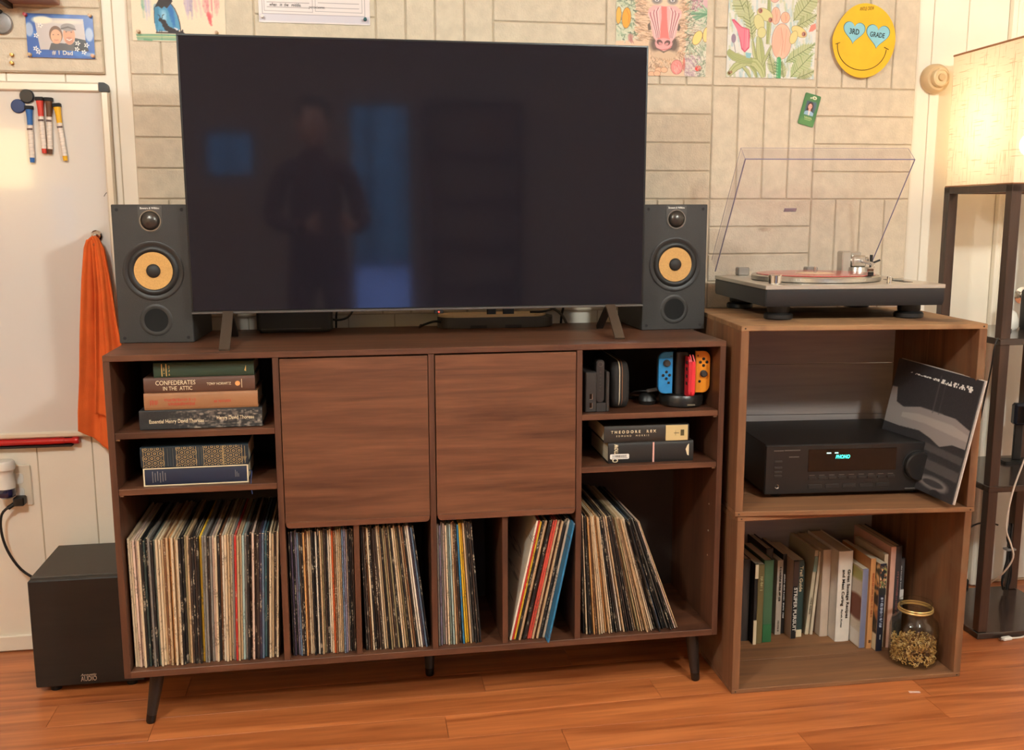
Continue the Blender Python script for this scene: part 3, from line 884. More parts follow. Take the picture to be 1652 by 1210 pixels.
# face
cv.ell(800, 120, 240, 130, (232, 204, 176), soft=6, op=.8)
for x in (690, 912):
    cv.ell(x, 112, 74, 52, (150, 138, 132), soft=4); cv.ell(x, 112, 44, 27, (96, 88, 90)); cv.ell(x, 112, 34, 20, (226, 222, 214)); cv.ell(x, 112, 17, 17, (180, 176, 186)); cv.ell(x, 112, 8, 8, (50, 46, 46))
cv.ell(800, 690, 205, 145, (112, 92, 80), soft=8)
cv.ell(800, 820, 190, 60, (214, 184, 154), soft=6)
cv.poly([(560, 300), (575, 230), (640, 180), (760, 180), (800, 200), (860, 178), (970, 185), (1045, 250), (1040, 320), (1000, 360), (985, 480), (960, 580), (900, 660), (690, 660), (640, 590), (610, 470), (600, 360)], (240, 178, 176))
cv.poly([(750, 190), (830, 190), (835, 330), (850, 500), (880, 620), (700, 620), (740, 480), (758, 330)], (238, 128, 122))
for k in range(7):
    o_ = k * 22
    for sg in (-1, 1):
        cx = 800
        cv.line([(cx + sg * (60 + o_ * 1.3), 195 + k * 16), (cx + sg * (95 + o_ * .95), 250 + k * 12), (cx + sg * (82 + o_ * .75), 400), (cx + sg * (66 + o_ * .55), 520), (cx + sg * (72 + o_ * .4), 600)], 10, (150, 84, 92) if k % 2 else (250, 214, 208))
cv.poly([(590, 400), (560, 440), (570, 510), (612, 500)], (104, 88, 78)); cv.poly([(1000, 400), (1030, 450), (1010, 510), (978, 500)], (104, 88, 78))
cv.ell(790, 690, 130, 84, (238, 168, 166), soft=3); cv.ell(732, 662, 44, 34, (110, 78, 72), 25); cv.ell(842, 668, 44, 34, (110, 78, 72), -25); cv.ell(745, 680, 30, 18, (216, 150, 146), 25); cv.ell(832, 684, 30, 18, (216, 150, 146), -25)
cv.line([(690, 740), (760, 762), (860, 745), (900, 710)], 8, (190, 100, 100)); cv.line([(640, 640), (680, 740), (790, 790), (900, 740), (960, 620)], 20, (96, 78, 70), .7)
cv.ell(980, 985, 86, 98, (190, 110, 106)); cv.ell(980, 985, 78, 90, (234, 146, 138)); strokes(40, (930, 1030, 920, 1050), 70, 30, [(220, 110, 110), (246, 190, 180)], 7)
strokes(220, (1080, 1300, 820, 1090), 50, 40, [(180, 150, 160), (150, 120, 130), (222, 200, 204)], 8, 50)
cv.ell(1290, 995, 46, 40, (226, 60, 56)); cv.ell(1085, 940, 18, 90, (206, 90, 80), op=.6)
for (x, y) in ((720, 1030), (800, 1025), (620, 1085), (700, 1075)):
    cv.ell(x, y, 52, 40, (160, 116, 92)); cv.ell(x, y, 46, 34, (240, 186, 150))
strokes(90, (1280, 1400, 860, 1100), 120, 40, GRN, 8, 60)
sheet_thing('mandrill_drawing', 'coloured pencil mandrill drawing with fruit behind the television corner', 'drawing', 1.2895, 1.5805, .264, .345, cv)

# tulip colouring page (zoom coords of crop 1160,0 at 8.96x)
cv = Cv(216, 282, (222, 220, 212), grain=3); cv.tf = lambda x, y: ((x - 95 + .02 * (y - 1110)) * .1667, 282 - (1125 - y) * .1667); cv.k = .1667
GR2 = [(150, 158, 104), (176, 184, 126), (120, 132, 84), (196, 198, 150), (206, 208, 168)]
strokes(520, (110, 1400, -560, 1100), 88, 110, [(178, 202, 204), (206, 214, 214), (232, 226, 216), (160, 192, 196), (190, 196, 150), (206, 206, 170)], 30, 10, .5)
def leaf(x0, y0, x1, y1, wid, n=13, cs=GR2):
    dx, dy = x1 - x0, y1 - y0; l = math.hypot(dx, dy); nx, ny = -dy / l, dx / l
    cv.poly([(x0, y0), (x0 + dx * .3 + nx * wid, y0 + dy * .3 + ny * wid), (x0 + dx * .7 + nx * wid, y0 + dy * .7 + ny * wid), (x1, y1), (x0 + dx * .7 - nx * wid, y0 + dy * .7 - ny * wid), (x0 + dx * .3 - nx * wid, y0 + dy * .3 - ny * wid)], (188, 192, 142), .9)
    for i in range(n):
        k = (i + .5) / n; w_ = wid * 1.1 * math.sin(math.pi * min(1, k + .1)) + 14
        for sg in (-1, 1):
            cv.line([(x0 + dx * k, y0 + dy * k), (x0 + dx * (k + .12) + sg * nx * w_, y0 + dy * (k + .12) + sg * ny * w_)], 11, random.choice(cs), .9)
            cv.line([(x0 + dx * k, y0 + dy * k), (x0 + dx * (k + .12) + sg * nx * w_, y0 + dy * (k + .12) + sg * ny * w_)], 4, (112, 118, 84), .6)
    cv.line([(x0, y0), (x1, y1)], 7, (96, 106, 70))
leaf(420, 400, 200, -60, 110); leaf(480, 640, 380, 100, 70); leaf(1060, 340, 1420, -80, 120); leaf(1100, 420, 1420, 240, 60); leaf(960, 900, 1390, 640, 80, cs=[(150, 180, 120), (120, 150, 96), (190, 206, 150)])
leaf(1040, 1100, 1350, 780, 100, cs=[(166, 200, 130), (140, 176, 110), (196, 214, 160)]); leaf(800, 1080, 720, 800, 50); leaf(940, 1110, 900, 900, 40); leaf(1140, 1110, 1400, 1000, 50)
leaf(420, -500, 200, -150, 100); leaf(1100, -200, 1380, -520, 110); leaf(700, -520, 640, -160, 90)
def blade(pts, wd, tip=.15):
    n = len(pts); P = []
    for i in range((n - 1) * 6 + 1):
        k = min(i // 6, n - 2); f = i / 6 - k
        P.append((pts[k][0] + (pts[k + 1][0] - pts[k][0]) * f, pts[k][1] + (pts[k + 1][1] - pts[k][1]) * f))
    L_, R_ = [], []
    for i, (x, y) in enumerate(P):
        x0, y0 = P[max(0, i - 2)]; x1, y1 = P[min(len(P) - 1, i + 2)]
        l = math.hypot(x1 - x0, y1 - y0) + 1e-6; nx, ny = -(y1 - y0) / l, (x1 - x0) / l
        w_ = wd / 2 * (tip + (1 - tip) * math.sin(math.pi * min(.98, (i + 1) / (len(P) + 1))) ** .6)
        L_.append((x + nx * w_, y + ny * w_)); R_.append((x - nx * w_, y - ny * w_))
    cv.poly(L_ + R_[::-1], (178, 184, 126))
    for f in (.2, .4, .6, .8):
        cv.line([(a[0] + (b[0] - a[0]) * f, a[1] + (b[1] - a[1]) * f) for a, b in zip(L_, R_)], 8, random.choice([(150, 158, 100), (204, 204, 156), (136, 146, 92)]), .8)
    cv.line(L_, 4, (110, 112, 74), .8); cv.line(R_, 4, (110, 112, 74), .8)
blade([(560, 560), (590, 800), (640, 1110)], 120); blade([(700, 60), (705, 400), (690, 660)], 60, .5); blade([(600, 1000), (680, 820), (745, 680)], 40); blade([(470, 620), (500, 800), (560, 980)], 50)
blade([(130, 1090), (230, 980), (380, 900), (520, 920), (600, 1010), (640, 1110)], 120, .3); blade([(110, 770), (200, 840), (330, 880), (470, 900)], 110, .4); blade([(330, 970), (400, 1030), (450, 1115)], 50); blade([(440, 960), (510, 1030), (540, 1115)], 50)
def tulip(x, y, rx, ry, c, c2):
    cv.ell(x, y, rx + 6, ry + 6, (170, 110, 96)); cv.ell(x, y, rx, ry, c); cv.ell(x - rx * .45, y + 5, rx * .45, ry * .85, c2, 6, .5); cv.ell(x + rx * .4, y, rx * .5, ry * .8, c2, -6, .35)
    cv.line([(x - rx * .1, y - ry * .8), (x + rx * .15, y), (x, y + ry * .8)], 6, (196, 130, 110)); cv.line([(x + rx * .5, y - ry * .7), (x + rx * .3, y + ry * .6)], 5, (206, 140, 120))
tulip(895, 620, 140, 235, (240, 190, 164), (232, 168, 146)); tulip(800, 280, 62, 110, (238, 192, 166), (230, 170, 146)); tulip(940, 300, 62, 70, (240, 190, 160), (230, 170, 140))
tulip(440, 0, 120, 70, (232, 130, 118), (216, 100, 96)); tulip(780, 20, 70, 80, (236, 190, 176), (226, 170, 160)); tulip(960, -20, 60, 60, (232, 196, 190), (226, 170, 170)); tulip(300, -380, 110, 130, (230, 150, 150), (216, 110, 120)); tulip(1050, -400, 120, 140, (240, 196, 160), (230, 170, 140))
cv.poly([(160, 350), (200, 345), (310, 440), (420, 470), (432, 560), (425, 720), (360, 785), (310, 740), (280, 600), (240, 480)], (206, 80, 108)); cv.poly([(180, 360), (310, 455), (410, 480), (420, 700), (360, 765), (320, 720), (290, 590)], (238, 128, 146))
cv.line([(350, 480), (345, 750)], 8, (226, 96, 124)); cv.line([(395, 480), (390, 720)], 6, (246, 176, 182))
cv.ell(195, 600, 34, 60, (150, 128, 146)); cv.line([(200, 660), (225, 780)], 8, (120, 110, 120)); cv.poly([(370, 780), (460, 790), (440, 860), (380, 850)], (140, 190, 200))
cv.poly([(1290, 480), (1320, 390), (1390, 360), (1400, 430), (1350, 470)], (226, 140, 124))
for (x, y, rx, ry, r_) in ((640, 270, 120, 74, 25), (560, 380, 70, 110, -20), (600, 510, 60, 70, 10), (1150, 480, 120, 62, 25), (1070, 560, 50, 90, 20)):
    cv.ell(x, y, rx + 5, ry + 5, (130, 124, 80), r_); cv.ell(x, y, rx, ry, (212, 206, 146) if x < 900 else (232, 206, 140), r_)
for x, y in ((575, 220), (725, 338), (1220, 512)):
    cv.ell(x, y, 34, 36, (200, 150, 120)); cv.ell(x, y, 24, 26, (140, 74, 62)); cv.ell(x - 4, y, 10, 14, (230, 200, 180)); cv.ell(x, y, 6, 8, (40, 30, 30))
cv.line([(862, 860), (862, 1120)], 66, (74, 160, 104)); cv.line([(845, 860), (845, 1120)], 12, (140, 200, 150))
for k in range(6):
    cv.line([(800 + random.uniform(-10, 0), 900 + k * 40), (850, 915 + k * 40)], 8, (60, 110, 74))
sheet_thing('tulip_drawing', 'coloured pencil drawing of tulips and frogs on the wall', 'drawing', 1.6150, 1.5815, .2665, .345, cv, roty=0.3)
pushpin(1.6245, 1.5935, (160, 120, 84), 'brown push pin at the lower left of the tulip drawing', y=YF - .003)

# smiley
t = thing('smiley_cutout', 'yellow paper smiley face with blue heart eyes on the wall', 'paper face', (2.0255, YF - .0145, 1.689), rot=(0, math.radians(5), 0))
out = []
for i in range(64):
    a = 2 * math.pi * i / 64
    ex = .0975 * math.cos(a) * (1 + .03 * math.sin(a)); ez = .1035 * math.sin(a)
    if math.cos(a) < 0 and math.sin(a) > 0:
        ex *= 1 - .10 * abs(math.cos(a) * math.sin(a)) * 2
    out.append((ex, ez))
m_ = MB(); m_.prism(out, -.0008, .0008); m_.obj('face', mat('yellow_card', (240, 186, 26), .6, var=.05, scale=25), t)
m_ = MB(); m_.box(-.02, .02, .0009, .0125, -.02, .02); m_.obj('foam_pad', PAPER, t)
def heart(cx, cz, s_, lab):
    pts = []
    for i in range(40):
        a = 2 * math.pi * i / 40
        pts.append((cx + s_ * 16 * math.sin(a) ** 3 / 17, cz + s_ * (13 * math.cos(a) - 5 * math.cos(2 * a) - 2 * math.cos(3 * a) - math.cos(4 * a)) / 17))
    m_ = MB(); m_.prism([((x - cx) * 1.06 + cx, (z - cz) * 1.06 + cz) for x, z in pts], -.0011, -.0007); m_.obj('heart_outline', mat('teal_ink', (60, 110, 116), .7), t, smooth=False)
    m_ = MB(); m_.prism(pts, -.0014, -.0009); h = m_.obj('heart_eye', mat('blue_card', (140, 200, 214), .6, var=.08, scale=30), t, smooth=False)
    h['label'] = lab
heart(-.0345, .0225, .0345, 'blue heart reading 3RD'); heart(.0400, .0205, .0375, 'blue heart reading GRADE')
text('3RD', LETTER_BLACK, t, (-.0335, -.0016, .0215), width=.030, height=.0155, rot=(90, 0, 0), bold=.01)
text('GRADE', LETTER_BLACK, t, (.0385, -.0016, .0205), width=.046, height=.0140, rot=(90, 0, 0), bold=.01)
text('ANTLE CREW', mat('brown_ink', (110, 80, 20), .7), t, (-.004, -.0010, .089), width=.045, height=.010, rot=(90, -10, 0), shear=.2)
pts = [(-.004 - .0765 * math.cos(math.pi * k / 28), -.0012, -.0165 - .066 * math.sin(math.pi * k / 28)) for k in range(29)]
m_ = MB(); m_.tube(pts, .0011, 6, smooth=0); m_.tube([(-.0865, -.0012, -.0190), (-.0735, -.0012, -.0135)], .0011, 6); m_.tube([(.0650, -.0012, -.0110), (.0795, -.0012, -.0160)], .0011, 6)
m_.obj('smile_line', mat('dark_olive_ink', (84, 62, 12), .7), t)

# green ID card
cv = Cv(60, 108, (62, 120, 66)); cv.k = 1
cv.ell(30, 100, 30, 20, (96, 150, 80), soft=10, op=.6)
cv.ell(37, 10, 9, 6, (226, 222, 190)); cv.ell(24, 13, 3, 3, (220, 216, 190)); cv.ell(37, 10, 4, 2, (90, 120, 80))
cv.poly([(12, 24), (48, 24), (48, 72), (12, 72)], (52, 76, 96)); cv.ell(44, 40, 10, 18, (80, 110, 130), op=.6, soft=6)
cv.ell(30, 40, 11, 14, (48, 32, 34)); cv.poly([(19, 40), (41, 40), (42, 58), (18, 56)], (48, 32, 34)); cv.ell(29, 42, 7.5, 10, (232, 168, 152)); cv.poly([(26, 50), (34, 50), (35, 58), (25, 58)], (226, 160, 146))
cv.ell(26, 40, 1.2, .9, (60, 40, 40)); cv.ell(32.5, 40, 1.2, .9, (60, 40, 40)); cv.line([(26.5, 47), (29, 48), (32, 47)], 1, (190, 90, 90))
cv.poly([(12, 72), (13, 62), (22, 57), (38, 57), (48, 62), (48, 72)], (150, 184, 208)); cv.poly([(26, 57), (34, 57), (33, 72), (29, 72)], (236, 222, 214))
for k in range(5):
    cv.line([(18 + k * 6, 78), (22 + k * 6, 84)], 2.2, (206, 212, 150)); cv.line([(20 + k * 5, 88), (23 + k * 5, 88)], 1.6, (190, 204, 140))
t = thing('id_card', 'tilted green portrait card on the wall left of the lamp', 'card', (1.8375, YF - .002, 1.4560), rot=(0, math.radians(14.0), 0))
m_ = MB(); m_.prism(rrect(0, .050, 0, .0905, .004), -.0010, 0); m_.obj('card', mat('green_card', (62, 120, 66), .4), t)
cv.sheet('portrait_print', .048, .0885, t, (.001, -.0013, .001), vcol('glossy_photo'))
t.location.x -= .0905 * math.sin(math.radians(14)) * 0.0
# round chime knob
t = thing('wall_chime', 'round beige knob fixed to the painted wall beside the smiley', 'knob', (2.268, YW, 1.590))
BEI = mat('beige_plastic', (214, 184, 140), .4)
m_ = MB(); m_.lathe([(0, 0), (.041, 0), (.043, .006), (.041, .022), (.034, .030), (0, .030)], axis='Y', n=40); m_.obj('round_base', BEI, t)
m_ = MB(); m_.lathe([(0, .030), (.026, .030), (.027, .036), (.025, .046), (.021, .048), (.020, .044), (0, .044)], axis='Y', n=36); m_.obj('dial', mat('beige_dial', (226, 200, 156), .35), t)
m_ = MB(); m_.lathe([(0, .044), (.011, .044), (.010, .050), (0, .051)], axis='Y', n=24); m_.obj('button', mat('beige_button', (204, 172, 128), .35), t)

# ================================================================== RECORD CABINET
HT, HB, CW = 0.8913, 0.1375, 1.4362
TOPB = HT - .0140
BF = HB + .016            # bay floor
cab = thing('record_cabinet', 'long walnut record cabinet on tapered black legs under the television', 'cabinet', (0, 0, 0))
m_ = MB(); m_.box(0, CW, 0, .465, TOPB, HT, bev=.0012); m_.obj('top_panel', WALNUT, cab)
for a, b in ((0, .0145), (CW - .0145, CW)):
    m_ = MB(); m_.box(a, b, .0006, .445, HB, TOPB, bev=.0009); m_.obj('side_panel', WALNUT_V, cab)
m_ = MB(); m_.box(.0145, CW - .0145, .0006, .445, HB, BF, bev=.0009); m_.obj('bottom_panel', WALNUT, cab)
for a in (.3615, .7125, 1.0650):
    m_ = MB(); m_.box(a, a + .0140, .0010, .322, BF, TOPB, bev=.0009); m_.obj('divider', WALNUT_V, cab)
for a in (.5310, .8850):
    m_ = MB(); m_.box(a, a + .0135, .006, .322, BF, .4875, bev=.0009); m_.obj('divider', WALNUT_V, cab)
for a, b, z in ((.0145, .3615, .7160), (.0145, .3615, .5865), (1.079, CW - .0145, .7200), (1.079, CW - .0145, .5900), (.3755, .7125, .5015), (.7265, 1.065, .5015)):
    m_ = MB(); m_.box(a, b, .004, .320, z - .0140, z, bev=.0009); m_.obj('shelf', WALNUT, cab)
m_ = MB(); m_.box(.0145, CW - .0145, .322, .327, BF, TOPB); m_.obj('back_panel', BACKING, cab, smooth=False)
for a, b, z0 in ((.3775, .7110, .4790), (.7285, 1.0630, .4800)):
    zt = TOPB - .0035
    m_ = MB(); m_.prism(rrect(a, b, z0 + .004, zt, .012, 6, (1, 1, 0, 0)), -.0005, .0165, bev=.0012); d = m_.obj('door', WALNUT_DOOR, cab)
    m_ = MB(); m_.prism(rrect(a + .001, b - .001, z0, z0 + .0135, .0085, 6, (1, 1, 0, 0)), -.0055, .010, bev=.0010); m_.obj('door_lip', wood('walnut_lip', (88, 52, 35), (118, 74, 50), 'X'), d)
LEG = mat('black_leg', (30, 25, 22), .38)
for top, bot in (((.066, .052, HB), (.0405, .050, .0)), ((1.384, .047, HB), (1.3965, .038, .0)), ((.7175, .182, HB), (.7175, .182, 0)), ((.066, .36, HB), (.0405, .37, 0)), ((1.37, .36, HB), (1.3965, .37, 0))):
    k = .16; mid = tuple(b + (a - b) * k for a, b in zip(top, bot)); low = tuple(b + (a - b) * .03 for a, b in zip(top, bot))
    m_ = MB(); m_.cone(top, mid, .0178, .0118, 24); lg = m_.obj('leg', LEG, cab)
    m_ = MB(); m_.cone(mid, low, .0119, .0112, 24); m_.cone(low, bot, .0112, .0095, 24); m_.obj('foot_tip', BLACK_GLOSS, lg)
PIN = mat('pin_steel', (190, 180, 165), .35, metal=.6)
for z in (.47, .40, .335):
    m_ = MB(); m_.lathe([(0, 0), (.0022, 0), (.0022, .0012), (0, .0012)], (CW - .0145, .045, z), (Vector((0, 1, 0)), Vector((0, 0, 1)), Vector((-1, 0, 0))), 12); m_.obj('shelf_pin_hole', PIN, cab)
for x, sg, zs in ((.0145, 1, (.702, .5725)), (CW - .0145, -1, (.706, .576))):
    for z in zs:
        m_ = MB(); m_.box(min(x, x + sg * .008), max(x, x + sg * .008), .012, .020, z - .005, z); m_.obj('shelf_pin', PIN, cab)

# ================================================================== RECORDS
PAL = {'c': ('cream', (212, 188, 154)), 'w': ('off-white', (228, 214, 192)), 't': ('tan', (186, 154, 116)), 'p': ('pinkish cream', (206, 176, 156)), 'k': ('black', (26, 24, 24)),
       'd': ('dark brown', (58, 44, 36)), 'g': ('grey', (122, 116, 108)), 'G': ('dark green', (46, 58, 54)), 'e': ('grey green', (112, 120, 108)), 'b': ('brown', (112, 74, 46)),
       'o': ('orange tan', (206, 150, 92)), 'O': ('bright orange', (206, 92, 44)), 'r': ('red', (176, 40, 36)), 'm': ('maroon', (96, 40, 44)), 'y': ('yellow', (222, 176, 50)),
       'l': ('pale teal', (160, 180, 172)), 's': ('slate blue', (88, 104, 122)), 'T': ('teal', (66, 98, 100)), 'B': ('bright blue', (44, 112, 150)), 'u': ('dark purple', (58, 46, 62)),
       'v': ('lavender grey', (132, 122, 140)), 'a': ('olive tan', (142, 126, 92)), 'R': ('coral red', (204, 74, 58))}
def sleeve_material():
    m = bpy.data.materials.new('printed_sleeve'); m.use_nodes = True
    nt = m.node_tree; N, L = nt.nodes.new, nt.links.new
    b = nt.nodes['Principled BSDF']; b.inputs['Roughness'].default_value = .55
    oi = N('ShaderNodeObjectInfo'); tc = N('ShaderNodeTexCoord')
    off = N('ShaderNodeVectorMath'); off.operation = 'SCALE'; off.inputs['Scale'].default_value = 41.0
    L(oi.outputs['Location'], off.inputs[0])
    ad = N('ShaderNodeVectorMath'); ad.operation = 'ADD'
    L(tc.outputs['Object'], ad.inputs[0]); L(off.outputs[0], ad.inputs[1])
    mp = N('ShaderNodeMapping'); mp.inputs['Scale'].default_value = (130, 4, 26); L(ad.outputs[0], mp.inputs[0])
    n1 = N('ShaderNodeTexNoise'); n1.inputs['Scale'].default_value = 1.0; n1.inputs['Detail'].default_value = 1.5; L(mp.outputs[0], n1.inputs['Vector'])
    mp2 = N('ShaderNodeMapping'); mp2.inputs['Scale'].default_value = (260, 10, 240); L(ad.outputs[0], mp2.inputs[0])
    n2 = N('ShaderNodeTexNoise'); n2.inputs['Scale'].default_value = 1.0; n2.inputs['Detail'].default_value = 2.0; L(mp2.outputs[0], n2.inputs['Vector'])
    mu = N('ShaderNodeMath'); mu.operation = 'MULTIPLY'
    c1 = N('ShaderNodeMapRange'); c1.inputs[1].default_value = .56; c1.inputs[2].default_value = .60; L(n1.outputs[0], c1.inputs[0])
    c2 = N('ShaderNodeMapRange'); c2.inputs[1].default_value = .47; c2.inputs[2].default_value = .56; L(n2.outputs[0], c2.inputs[0])
    L(c1.outputs[0], mu.inputs[0]); L(c2.outputs[0], mu.inputs[1])
    # ink is light on dark sleeves and dark on light sleeves
    bw = N('ShaderNodeRGBToBW'); L(oi.outputs['Color'], bw.inputs[0])
    gt = N('ShaderNodeMath'); gt.operation = 'LESS_THAN'; gt.inputs[1].default_value = .12; L(bw.outputs[0], gt.inputs[0])
    ink = N('ShaderNodeMix'); ink.data_type = 'RGBA'; L(gt.outputs[0], ink.inputs['Factor'])
    ink.inputs['A'].default_value = (*lin((72, 54, 44)), 1); ink.inputs['B'].default_value = (*lin((206, 188, 160)), 1)
    mr = N('ShaderNodeMath'); mr.operation = 'MULTIPLY'; mr.inputs[1].default_value = .55; L(mu.outputs[0], mr.inputs[0])
    mx = N('ShaderNodeMix'); mx.data_type = 'RGBA'; L(mr.outputs[0], mx.inputs['Factor']); L(oi.outputs['Color'], mx.inputs['A']); L(ink.outputs['Result'], mx.inputs['B'])
    # broad soft fading
    n3 = N('ShaderNodeTexNoise'); n3.inputs['Scale'].default_value = 9.0; n3.inputs['Detail'].default_value = 3; L(ad.outputs[0], n3.inputs['Vector'])
    hv = N('ShaderNodeHueSaturation'); mr3 = N('ShaderNodeMapRange'); mr3.inputs[3].default_value = .72; mr3.inputs[4].default_value = 1.22
    L(n3.outputs[0], mr3.inputs[0]); L(mr3.outputs[0], hv.inputs['Value']); L(mx.outputs['Result'], hv.inputs['Color'])
    L(hv.outputs[0], b.inputs['Base Color'])
    return m
SLEEVE = sleeve_material()
EDGE = mat('worn_sleeve_edge', (196, 170, 134), .85, var=.25, scale=60)
RS = .312
REC_ME = {}
for tk in (32, 40, 48, 56, 64):
    th = tk / 10000
    m_ = MB(); m_.box(-th / 2, th / 2, 0, RS, 0, RS, bev=.0007)
    for f in m_.bm.faces:
        n = f.normal; f.normal_update(); n = f.normal
        if n.z > .3 and n.y < -.3:
            f.material_index = 1
    REC_ME[tk] = m_.mesh('record_sleeve', [SLEEVE, EDGE], smooth=False)
def ordn(i):
    return '%d%s' % (i, 'th' if 10 <= i % 100 <= 20 else {1: 'st', 2: 'nd', 3: 'rd'}.get(i % 10, 'th'))
def bay(codes, xb0, xb1, xt0, xt1, where, group, y=.022, bottom_pow=1.0):
    n = len(codes)
    for i, ch in enumerate(codes):
        k = i / (n - 1)
        xb = xb0 + (xb1 - xb0) * k; xt = xt0 + (xt1 - xt0) * k
        ang = math.asin(max(-.9, min(.9, (xt - xb) / RS)))
        pitch = min((xb1 - xb0), (xt1 - xt0)) / (n - 1)
        th = max(32, min(64, int(pitch * 10000 * .93) // 8 * 8)); th = min((32, 40, 48, 56, 64), key=lambda q: abs(q - th) + (100 if q > pitch * 9900 and q > 32 else 0))
        o = bpy.data.objects.new('record', REC_ME[th]); COL.objects.link(o)
        o.location = (xb, y + random.uniform(-.006, .007), BF + .0004 + abs(math.sin(ang)) * th / 20000)
        o.rotation_euler = (0, ang, 0)
        o.scale = (1, random.uniform(.985, 1), random.uniform(.978, 1.0))
        nm, c = PAL[ch]
        j = random.uniform(.88, 1.12)
        o.color = (*[min(1, v * j) for v in lin(c)], 1)
        tag(o, '%s record sleeve, %s from left in the %s' % (nm, ordn(i + 1), where), 'record', group)
        yield o
B1 = 'ccppckGkgkecctbtoctckkatdkdkyggdgpckbwctcgrttlgkdpddusTkctdc'
B2 = 'kukvsdkobcckkwktadkwcObcttsvpkkd'
B3 = 'kdbckdddctkatdakctaktbkwwvsk'
B4 = 'gvgpceltbdByytgkdk'
B5 = 'wrykttkdRRtmtkkwB'
B6 = 'kckkobtccotckkdwtkdkdtatcttcwkkskkgkkpt'
list(bay(B1, .0235, .3445, .0225, .3565, 'bay under the stacked books', 'records in the far left bay'))
list(bay(B2, .3830, .5275, .3815, .5275, 'left bay under the left door', 'records under the left door'))
list(bay(B3, .5560, .7050, .5485, .6700, 'leaning row under the left door', 'leaning records under the left door'))
list(bay(B4, .7310, .8330, .7300, .8100, 'left bay under the right door', 'records under the right door'))
l5 = list(bay(B5, .9065, .9960, .9740, 1.0600, 'tilted row under the right door', 'right leaning records under the right door'))
l5[-1].location.y = -.010; l5[-1].color = (*lin((40, 112, 152)), 1)
l6 = list(bay(B6, 1.0950, 1.3380, 1.0835, 1.2290, 'slanted bottom right row', 'slanted records in the bottom right bay'))
for o in l6[-14::5]:
    o.location.y -= .012

# ================================================================== BOOKS
def lying_book(name_, label, x0, x1, z0, z1, c, y0=.03, depth=.155, rough=.6, pages_left=True, rz=0.0, cover=None, hard=.0022, group='stacked books on the cabinet shelves'):
    """book lying flat with its spine to the front"""
    t = thing('book', label, 'book', ((x0 + x1) / 2, y0, z0), rz, group)
    hw = (x1 - x0) / 2; h = z1 - z0
    cm = cover or mat('cover_' + name_, c, rough, var=.06, scale=14, bump=.05, bscale=300)
    m_ = MB(); m_.box(-hw, hw, .0015, depth, 0, hard, bev=.0006); m_.obj('cover_board', cm, t)
    m_ = MB(); m_.box(-hw, hw, .0015, depth, h - hard, h, bev=.0006); m_.obj('cover_board', cm, t)
    sp = []
    for i in range(9):
        a = -math.pi / 2 + math.pi * i / 8
        sp.append((-.0035 * math.cos(a) + .0025, h / 2 + (h / 2 - .0002) * math.sin(a)))
    m_ = MB(); m_.prism([(a, b) for a, b in sp] + [(.0045, h - .0002), (.0045, .0002)], -hw, hw, 'YZ'); m_.obj('spine', cm, t)
    m_ = MB(); m_.box(-hw + .003, hw - .003, .004, depth - .004, hard, h - hard); m_.obj('page_block', PAGES, t, smooth=False)
    return t, hw, h
def marks(t, x0, x1, z0, z1, m, vertical=False, y=-.0014):
    """rubbed lettering too worn to read: a row of short strokes"""
    q_ = MB()
    a, b = (z0, z1) if vertical else (x0, x1)
    p = a
    while p < b - .0006:
        w_ = random.uniform(.0008, .0016)
        if random.random() < .85:
            lo, hi = random.uniform(0, .3), random.uniform(.7, 1)
            if vertical:
                q_.box(x0 + (x1 - x0) * lo, x0 + (x1 - x0) * hi, y, y + .0008, p, p + w_)
            else:
                q_.box(p, p + w_, y, y + .0008, z0 + (z1 - z0) * lo, z0 + (z1 - z0) * hi)
        p += w_ + random.uniform(.0008, .0018)
    return q_.obj('worn_lettering', m, t, smooth=False)
# upper left shelf, from the bottom up
cvt = Cv(300, 50, (34, 34, 34), grain=6)
for i in range(420):
    x = random.uniform(70, 300)
    cvt.ell(x, random.uniform(0, 50), random.uniform(1, 7), random.uniform(1, 4), random.choice([(150, 134, 118), (110, 98, 88), (60, 56, 54), (34, 34, 34), (180, 164, 146)]), op=.55 * min(1, (x - 60) / 60), soft=2)
t, hw, h = lying_book('thoreau', 'black and grey paperback lowest in the upper left stack', .064, .333, .7162, .7610, (34, 34, 34), y0=.026)
cvt.sheet('spine_print', 2 * hw - .002, h - .004, t, (-hw + .001, -.0014, .002))
text('Essential Henry David Thoreau', LETTER_CREAM, t, (-.054, -.0016, .018), width=.118, height=.0115, bold=.012)
text('Henry David Thoreau', LETTER_CREAM, t, (.075, -.0016, .0225), width=.082, height=.0115, bold=.012)
t, hw, h = lying_book('tan', 'tan hardback with faded red lettering in the upper left stack', .076, .3245, .7612, .7995, (150, 104, 68), y0=.028)
marks(t, -.111, -.094, .0105, .0260, LETTER_RED); marks(t, -.080, -.013, .0185, .0265, LETTER_RED); marks(t, -.072, -.014, .0090, .0170, LETTER_RED); marks(t, .028, .066, .0135, .0205, LETTER_RED)
t, hw, h = lying_book('brown', 'brown hardback with cream title in the upper left stack', .0775, .3195, .7997, .8345, (84, 54, 40), y0=.028)
text('CONFEDERATES', LETTER_CREAM, t, (-.052, -.0013, .0235), width=.086, height=.0100)
text('IN THE  ATTIC', LETTER_CREAM, t, (-.048, -.0013, .0105), width=.063, height=.0090)
text('TONY HORWITZ', LETTER_CREAM, t, (.042, -.0013, .0185), width=.053, height=.0060, bold=.01)
m_ = MB(); m_.lathe([(0, 0), (.0056, 0), (.0056, .0006), (0, .0006)], (.083, -.0009, .0180), 'Y', 20); m_.obj('publisher_mark', mat('orange_ink', (226, 158, 96), .5), t)
m_ = MB(); m_.box(.0915, .0925, -.0015, -.0006, .008, .028); m_.obj('rule', LETTER_CREAM, t)
